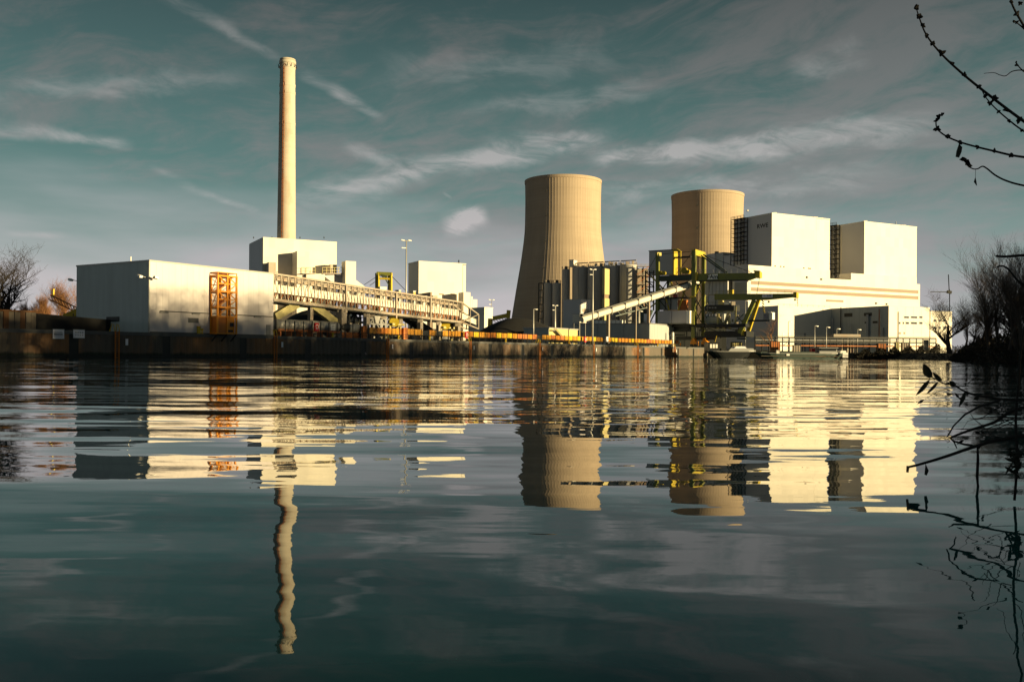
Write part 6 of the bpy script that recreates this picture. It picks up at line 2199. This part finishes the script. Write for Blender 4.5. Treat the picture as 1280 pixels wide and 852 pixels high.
# ------------------------------------------------------------------ far bank: pipe bridge, gatehouse, tree
def far_bank():
    Y = 358
    a, b = W(944, 428, Y), W(1170, 428, Y + 8)
    t = thing('pipe_bridge', 'dark low pipe bridge with many posts along the far bank behind the barges', 'pipe bridge', (a.x, a.y, 2.3))
    for (y, w, mt) in ((421.6, .55, 'dark_steel'), (424.6, .35, 'grey_steel'), (427.0, .5, 'dark_steel'), (431.5, .4, 'rust_orange')):
        m = MB(); m.bar(W(944, y, Y), W(1170, y + 1.5, Y + 8), w); m.build('pipe', mt, t)
    n = 27
    m = MB(); m.bar(Vector((0, 0, 0)), Vector((0, 0, 6.1)), .38); pm = m.mesh('post', 'dark_steel')
    for i in range(n + 1):
        p = a.lerp(b, i / n)
        place(pm, 'post', t, (p.x, p.y, 2.2))
    m = MB(); m.bar(ZERO, Vector(((b.x - a.x) / n, (b.y - a.y) / n, 2.2)), .16); dm = m.mesh('brace', 'dark_steel')
    for i in range(0, n, 2):
        p = a.lerp(b, i / n)
        place(dm, 'brace', t, (p.x, p.y, 4.8))
    m = MB(); m.bar(W(944, 419.9, Y + 1), W(1170, 421.3, Y + 9), .14); m.build('handrail', 'dark_steel', t)
    # gatehouse
    Y = 366
    c0, c1 = W(1042, 417.5, Y), W(1074, 420.5, Y)
    F = Frame((c0.x, c0.y), 84)
    wd = (c1 - c0).length
    t = thing('gatehouse', 'flat roofed gatehouse with pale roof slab between the two curved lamps and the bushes', 'gatehouse', F.pt(0, 0, 2.3))
    block('roof', t, F, -.5, wd + .5, -1.2, 6, c0.z - 1.2, c0.z, 'cream_steel')
    block('wall', t, F, 3.4, wd - 2.6, .2, 5, 2.2, c0.z - 1.2, 'dark_cladding')
    for u in (.3, .52, .62, .74, .88):
        block('column', t, F, wd * u, wd * u + .5, -.9, -.4, 2.2, c0.z - 1.2, 'cream_steel')
    block('door', t, F, wd * .66, wd * .72, .1, .25, 2.2, 4.6, 'rust_orange')
    # low wall of mixed yard goods on the bank: each a thing
    for (x0, x1, y0, Y, mt, nm, lab) in ((1098, 1108, 429.5, 345, 'rust_orange', 'crate', 'orange rusty crate on the far bank beside the dark bushes'),
                                         (1120, 1124, 427.5, 352, 'cream_paint', 'crate', 'yellow upright crate on the far bank below the annex windows, left of two'),
                                         (1128, 1136, 428.5, 352, 'cream_steel', 'crate', 'cream wide crate on the far bank below the annex windows'),
                                         (964, 975, 427, 350, 'rust_orange', 'crate', 'rust orange crate at the foot of the lone bare tree'),
                                         (992, 1001, 431.5, 345, 'cream_steel', 'crate', 'cream crate on the far bank behind the long barge'),
                                         (914, 928, 427.5, 368, 'cream_paint', 'crate', 'pale long crate on the far bank just right of the black wheelhouse')):
        p, q = W(x0, y0, Y), W(x1, y0, Y)
        tt = thing(nm, lab, nm, ((p.x + q.x) / 2, p.y, 2.2), 'crates on the far bank')
        m = MB(); m.box(p.x, q.x, p.y, p.y + 1.6, 2.2, p.z); m.build('body', mt, tt)
        m = MB()
        k = max(2, int((q.x - p.x) / .8))
        for i in range(k + 1):
            x = p.x + (q.x - p.x) * i / k; m.box(x - .07, x + .07, p.y - .06, p.y + .02, 2.25, p.z - .05)
        m.build('battens', 'dark_steel', tt)
        m = MB(); m.box(p.x - .08, q.x + .08, p.y - .08, p.y + 1.68, p.z, p.z + .1); m.build('lid', 'dark_steel', tt)
    b0 = W(967, 432, 352); b0.z = 2.2
    make_tree(31, 16, .24, 'lone bare tree with orange trunk in front of the sunlit low annex', 'bark_warm', b0, (0, 0), 0.0, .55, 3, None, (1, 2), .36)
    # dark shrubs along the far bank
    rng = random.Random(17)
    m = MB()
    for i in range(7000):
        x = rng.uniform(1068, 1175)
        k = (x - 1068) / 107
        Y = 336 + rng.uniform(-3, 9)
        p = W(x, 440, Y)
        h = (2.0 + 2.4 * k + 1.0 * sin(x * .35)) * rng.random() ** .8
        p.z = .3 + h
        d = Vector((rng.gauss(0, .7), rng.gauss(0, .7), rng.uniform(0, 1))).normalized() * rng.uniform(.3, .8)
        w = d.cross(Vector((rng.gauss(0, 1), rng.gauss(0, 1), .3))).normalized() * rng.uniform(.08, .25)
        m.add([p - w, p + w, p + d + w * .4, p + d - w * .4], [(0, 1, 2, 3)])
    tag(m.build('bank_bushes', 'brush'), 'dark bushes on the far bank right of the long barge', 'bushes', kind='stuff')


far_bank()


# ------------------------------------------------------------------ duck on the water
def duck():
    p = W(79, 449.2, 96); p.z = 0
    t = thing('duck', 'small dark duck swimming on the water before the left quay wall', 'duck', p)
    m = MB()
    prof = [(-.42, .02, .04), (-.34, .07, .13), (-.1, .08, .19), (.14, .08, .18), (.28, .09, .12), (.34, .16, .075), (.35, .27, .07), (.37, .36, .085), (.42, .38, .07), (.47, .365, .03), (.55, .35, .018)]
    m.tube([p + Vector((x, 0, z * 1.15)) for x, z, r in prof], [r for x, z, r in prof], 10)
    m.build('body', 'brown_feather', t, True)


duck()


# ------------------------------------------------------------------ foreground twigs
def twig(name, pts, r0, r1, label, cat, group, Y, buds=0, bud_r=.011, side=None, extra=None, jag=0.0):
    P3 = [W(x, y, Y + (dy[0] if dy else 0)) for (x, y, *dy) in pts]
    # smooth the centre line
    fine = []
    n = len(P3)
    for i in range(n - 1):
        p0, p1, p2, p3 = P3[max(0, i - 1)], P3[i], P3[i + 1], P3[min(n - 1, i + 2)]
        for k in range(5):
            t = k / 5
            fine.append(0.5 * ((2 * p1) + (p2 - p0) * t + (2 * p0 - 5 * p1 + 4 * p2 - p3) * t * t + (3 * p1 - p0 - 3 * p2 + p3) * t ** 3))
    fine.append(P3[-1])
    root = fine[-1]
    tt = thing(name, label, cat, root, group)
    m = MB()
    m.tube(fine, [r0 + (r1 - r0) * i / (len(fine) - 1) for i in range(len(fine))], 7)
    m.build('stem', 'twig', tt, True)
    return tt, fine


def bud_mesh(seed):
    rng = random.Random(seed)
    m = MB()
    for k in range(5):
        a = Vector((rng.gauss(0, 1), rng.gauss(0, 1), rng.gauss(0, .7))).normalized()
        L_ = rng.uniform(.7, 1.35)
        m.tube([a * -.2, a * .45 * L_, a * .85 * L_, a * 1.1 * L_], [.32, .5, .3, .05], 6)
    return m.mesh('bud', 'twig', ZERO, True)


BUDS = [bud_mesh(i) for i in range(4)]


def add_buds(tt, spots, r):
    for i, p in enumerate(spots):
        place(BUDS[i % 4], 'bud', tt, p, (random.uniform(0, 6), random.uniform(0, 6), random.uniform(0, 6)), (r * random.uniform(.8, 1.2),) * 3)


def foreground():
    g = 'budding twigs hanging in at the top right'
    px = 3.4 / FPX
    def spots(L_, Y): return [W(x, y, Y) for x, y in L_]
    Y = 3.4
    tt, f_ = twig('budding_twig', [(1145, 9), (1149, 22), (1158, 44), (1177, 68), (1205, 94), (1240, 122), (1280, 152), (1330, 186)], .0018, .0062,
                  'longest budding twig, arching down from the top to the right edge', 'twig', g, Y)
    add_buds(tt, spots([(1145, 10), (1149, 21), (1153, 32), (1158, 44), (1166, 54), (1177, 67), (1190, 80), (1206, 94), (1223, 108), (1243, 123), (1259, 137), (1274, 150)], Y), 3.9 * px)
    tt, f_ = twig('budding_twig', [(1227, 112), (1231, 120), (1238, 129), (1248, 139), (1262, 151), (1278, 163), (1320, 190)], .0016, .0035,
                  'thin budding twig forking below the longest one near the right edge', 'twig', g, Y + .02)
    add_buds(tt, spots([(1231, 120), (1238, 129), (1248, 139), (1261, 151), (1277, 163)], Y + .02), 3.0 * px)
    tt, f_ = twig('budding_twig', [(1178, 143), (1172, 147), (1170, 155), (1173, 163), (1184, 171), (1201, 178), (1222, 184), (1243, 189), (1264, 194), (1284, 197), (1330, 203)], .0018, .0048,
                  'budding twig with hooked tip and a withered leaf, running level to the right edge', 'twig', g, Y)
    add_buds(tt, spots([(1178, 143), (1174, 146), (1171, 151), (1171, 161), (1184, 171), (1201, 178), (1223, 184), (1243, 189), (1264, 194)], Y), 3.6 * px)
    m = MB()
    pl = [W(x, y, Y) for x, y in ((1199, 180), (1203, 184), (1202, 190), (1199, 197), (1195, 196), (1196, 189))]
    m.prism(pl, Vector((.004, .012, .002))); m.build('withered_leaf', 'leaf_dark', tt)
    tt, f_ = twig('curled_tendril', [(1204, 198), (1210, 207), (1216, 211), (1222, 211), (1228, 208), (1234, 211), (1244, 219), (1258, 226), (1280, 232), (1330, 240)], .0016, .004,
                  'wavy bare tendril with dry leaves at its tip, lowest of the hanging twigs', 'twig', g, Y)
    m = MB()
    for (cx, cy, w, h, a) in ((1204, 199, 5, 3, .6), (1209, 203, 5, 4, -.3), (1212, 207, 4, 3, .9)):
        m.prism([W(cx + w * cos(a + q) * (1 if k % 2 else .45), cy + h * sin(a + q), Y - .01 * k) for k, q in enumerate([i * pi / 4 for i in range(8)])], Vector((.003, .008, .002)))
    m.build('dry_leaf', 'leaf_dark', tt)
    m = MB(); m.tube([W(1219.5, 211, Y), W(1219.2, 222, Y)], .0008, 4); m.tube([W(1219.2, 222, Y), W(1219, 227, Y), W(1221, 232, Y)], [.001, .005, .001], 5); m.build('dangling_seed', 'leaf_dark', tt)
    tt, f_ = twig('budding_twig', [(1262, -12), (1264, 2), (1269, 14), (1277, 28), (1286, 44)], .003, .0045, 'short budding twig in the very top right corner', 'twig', g, Y)
    add_buds(tt, spots([(1264, 3), (1271, 17), (1279, 33), (1275, 4)], Y), 3.2 * px)
    tt, f_ = twig('budding_twig', [(1268, 27), (1274, 31), (1282, 38)], .0016, .003, 'tiny side twig with one bud in the top right corner', 'twig', g, Y)
    add_buds(tt, spots([(1268, 27), (1271, 28)], Y), 2.5 * px)
    tt, f_ = twig('curled_tendril', [(1230, 92), (1242, 91), (1250, 94), (1257, 95), (1264, 90), (1272, 88), (1284, 88)], .0010, .0022, 'thin wavy tendril coming in at the right edge under the corner twig', 'twig', g, Y)
    tt, f_ = twig('budding_twig', [(1270, 78), (1274, 84), (1280, 90)], .0016, .0026, 'tiny upright side twig by the wavy tendril at the right edge', 'twig', g, Y)
    add_buds(tt, spots([(1270, 78), (1270.5, 82)], Y), 2.2 * px)
    tt, f_ = twig('bare_twig', [(1245, 320), (1258, 320.5), (1284, 318.5), (1330, 316)], .004, .006, 'thick straight bare twig crossing the birch crowns at the right edge', 'twig', 'bare twigs at the right edge', Y)
    tt, f_ = twig('bare_twig', [(1246, 333.5), (1254, 332.5), (1262, 338), (1270, 348), (1284, 358), (1330, 380)], .003, .005, 'bent bare twig just under the thick straight one at the right edge', 'twig', 'bare twigs at the right edge', Y)

    # willow sprig with leaves over the water
    Y = 4.2
    px = Y / FPX
    tt, f_ = twig('willow_sprig', [(1163, 470), (1172, 475), (1180, 479), (1192, 481), (1204, 488), (1218, 493), (1240, 497), (1270, 500), (1330, 498)], .0022, .006,
                  'dark willow sprig with five leaves reaching in over the water from the right', 'twig', 'branches reaching over the water', Y)

    def leaf(poly, name='leaf'):
        # lens shaped leaf with a folded midrib: poly = base, tip, half width in pixels
        (bx, by), (tx, ty), w = poly
        b_, t_ = W(bx, by, Y), W(tx, ty, Y - .015)
        ax = t_ - b_
        n = Vector((0, 1, 0))
        sd = ax.cross(n).normalized()
        m = MB()
        L1, R1, C = [], [], []
        for i in range(9):
            q = i / 8
            wd = w * px * sin(pi * q ** .85) ** .8 if 0 < q < 1 else .0004
            c = b_ + ax * q + sd * (w * px * .25 * sin(pi * q))
            C.append(c + Vector((0, .006 * sin(pi * q), 0))); L1.append(c + sd * wd); R1.append(c - sd * wd)
        for q in (L1, C, R1): m.v.extend(q)
        for i in range(8):
            m.f.append((i, i + 1, 9 + i + 1, 9 + i)); m.f.append((9 + i, 9 + i + 1, 18 + i + 1, 18 + i))
        k = len(m.v)
        m.v.extend([v + Vector((0, .003, 0)) for v in m.v[:27]])
        for i in range(8):
            m.f.append((k + i, k + i + 1, k + 9 + i + 1, k + 9 + i)); m.f.append((k + 9 + i, k + 9 + i + 1, k + 18 + i + 1, k + 18 + i))
        m.build(name, 'leaf_dark', tt, True)
    for p in (((1165, 472), (1154.5, 454.5), 5.2), ((1178, 476), (1166, 465), 2.6), ((1162, 474.5), (1145, 494), 2.6), ((1173, 477), (1158.5, 492), 1.8), ((1195, 482), (1187, 476), 3.5), ((1207, 489), (1199, 508), 2.5), ((1224, 495), (1217, 499), 2.2)):
        leaf(p)
    # fallen branches in the water
    Y = 7.0
    tt, f_ = twig('fallen_branch', [(1135.5, 583.5), (1150, 580, .05), (1180, 571, .1), (1215, 559, .1), (1250, 549, .1), (1290, 543, .0), (1350, 536, -.3)], .009, .017,
                  'long straight fallen branch with lit broken tip, slanting up out of the water', 'branch', 'branches reaching over the water', Y)
    m = MB(); m.tube([W(1135, 582, Y), W(1134.2, 590, Y)], [.012, .010], 6); m.build('broken_tip', 'bark_warm', tt)
    m = MB(); m.prism([W(1157, 579, Y), W(1161, 588, Y), W(1158.5, 594, Y), W(1155.5, 593, Y)], Vector((.004, .01, 0))); m.build('hanging_leaf', 'leaf_dark', tt)
    m = MB(); m.tube([W(1222, 558, Y + .1), W(1222.5, 575, Y + .1), W(1221.5, 595, Y), W(1223, 612, Y)], [.008, .011, .011, .011], 7); m.build('side_branch', 'twig', tt)
    m = MB(); m.tube([W(1186, 546, Y + .3), W(1192, 551, Y + .3), W(1205, 555, Y + .2), W(1222, 558, Y + .1)], [.006, .008, .009, .01], 6); m.build('side_branch', 'twig', tt)
    tt, f_ = twig('fallen_branch', [(1188, 547), (1200, 542, .05), (1220, 535, .1), (1244, 527, .1), (1262, 515, .1), (1285, 508), (1340, 500)], .008, .014,
                  'crooked dark branch arching above the long fallen branch', 'branch', 'branches reaching over the water', 6.6)
    m = MB(); m.tube([W(1184, 546, 6.6), W(1192, 532, 6.6), W(1206, 518, 6.6), W(1224, 508, 6.7), (W(1250, 500, 6.8))], [.005, .006, .007, .008, .009], 6); m.build('side_branch', 'twig', tt)
    m = MB(); m.tube([W(1188, 547, 6.6), W(1193, 553, 6.6), W(1196, 560, 6.6)], [.006, .005, .004], 5); m.build('side_branch', 'twig', tt)
    tt, f_ = twig('upright_stem', [(1268, 625), (1270, 600), (1272, 575), (1270, 545), (1270, 515), (1273, 480), (1276, 440), (1282, 400)], .009, .008,
                  'dark upright stem standing in the water close to the right edge', 'branch', 'branches reaching over the water', 6.2)
    m = MB()
    rng = random.Random(3)
    for i in range(26):
        c = W(1270 + rng.gauss(0, 4), 576 + rng.gauss(0, 9), 6.2)
        d = Vector((rng.gauss(0, 1), rng.gauss(0, .5), rng.gauss(0, 1))).normalized() * rng.uniform(.02, .06)
        m.tube([c - d, c + d * .3, c + d], [.004, .012, .002], 4)
    m.build('drift_clump', 'leaf_dark', tt)
    # tangle of fine twigs over the water at the right edge
    rng = random.Random(8)
    m = MB()
    for i in range(24):
        x = 1290 - abs(rng.gauss(0, 36)); y = rng.uniform(458, 560)
        if x < 1205: x = 1240 + rng.random() * 40
        Yq = rng.uniform(6.0, 9.0)
        p = W(x, y, Yq)
        pts = [p]
        d = Vector((rng.uniform(-1, -.1), rng.uniform(-.5, .5), rng.uniform(-.6, .5))).normalized()
        for k in range(4):
            d = (d + Vector((rng.gauss(0, .3), rng.gauss(0, .3), rng.gauss(0, .3)))).normalized()
            pts.append(pts[-1] + d * rng.uniform(.05, .12))
        m.tube(pts, [.0045, .0036, .003, .002, .001], 4)
        if rng.random() < .5:
            q = pts[-1]
            s_ = d.cross(Vector((0, 1, 0))).normalized() * .012
            m.add([q, q + d * .03 + s_, q + d * .07, q + d * .03 - s_], [(0, 1, 2, 3)])
    tag(m.build('twig_tangle', 'twig'), 'tangle of fine dark twigs over the water at the right edge', 'twigs', kind='stuff')


foreground()
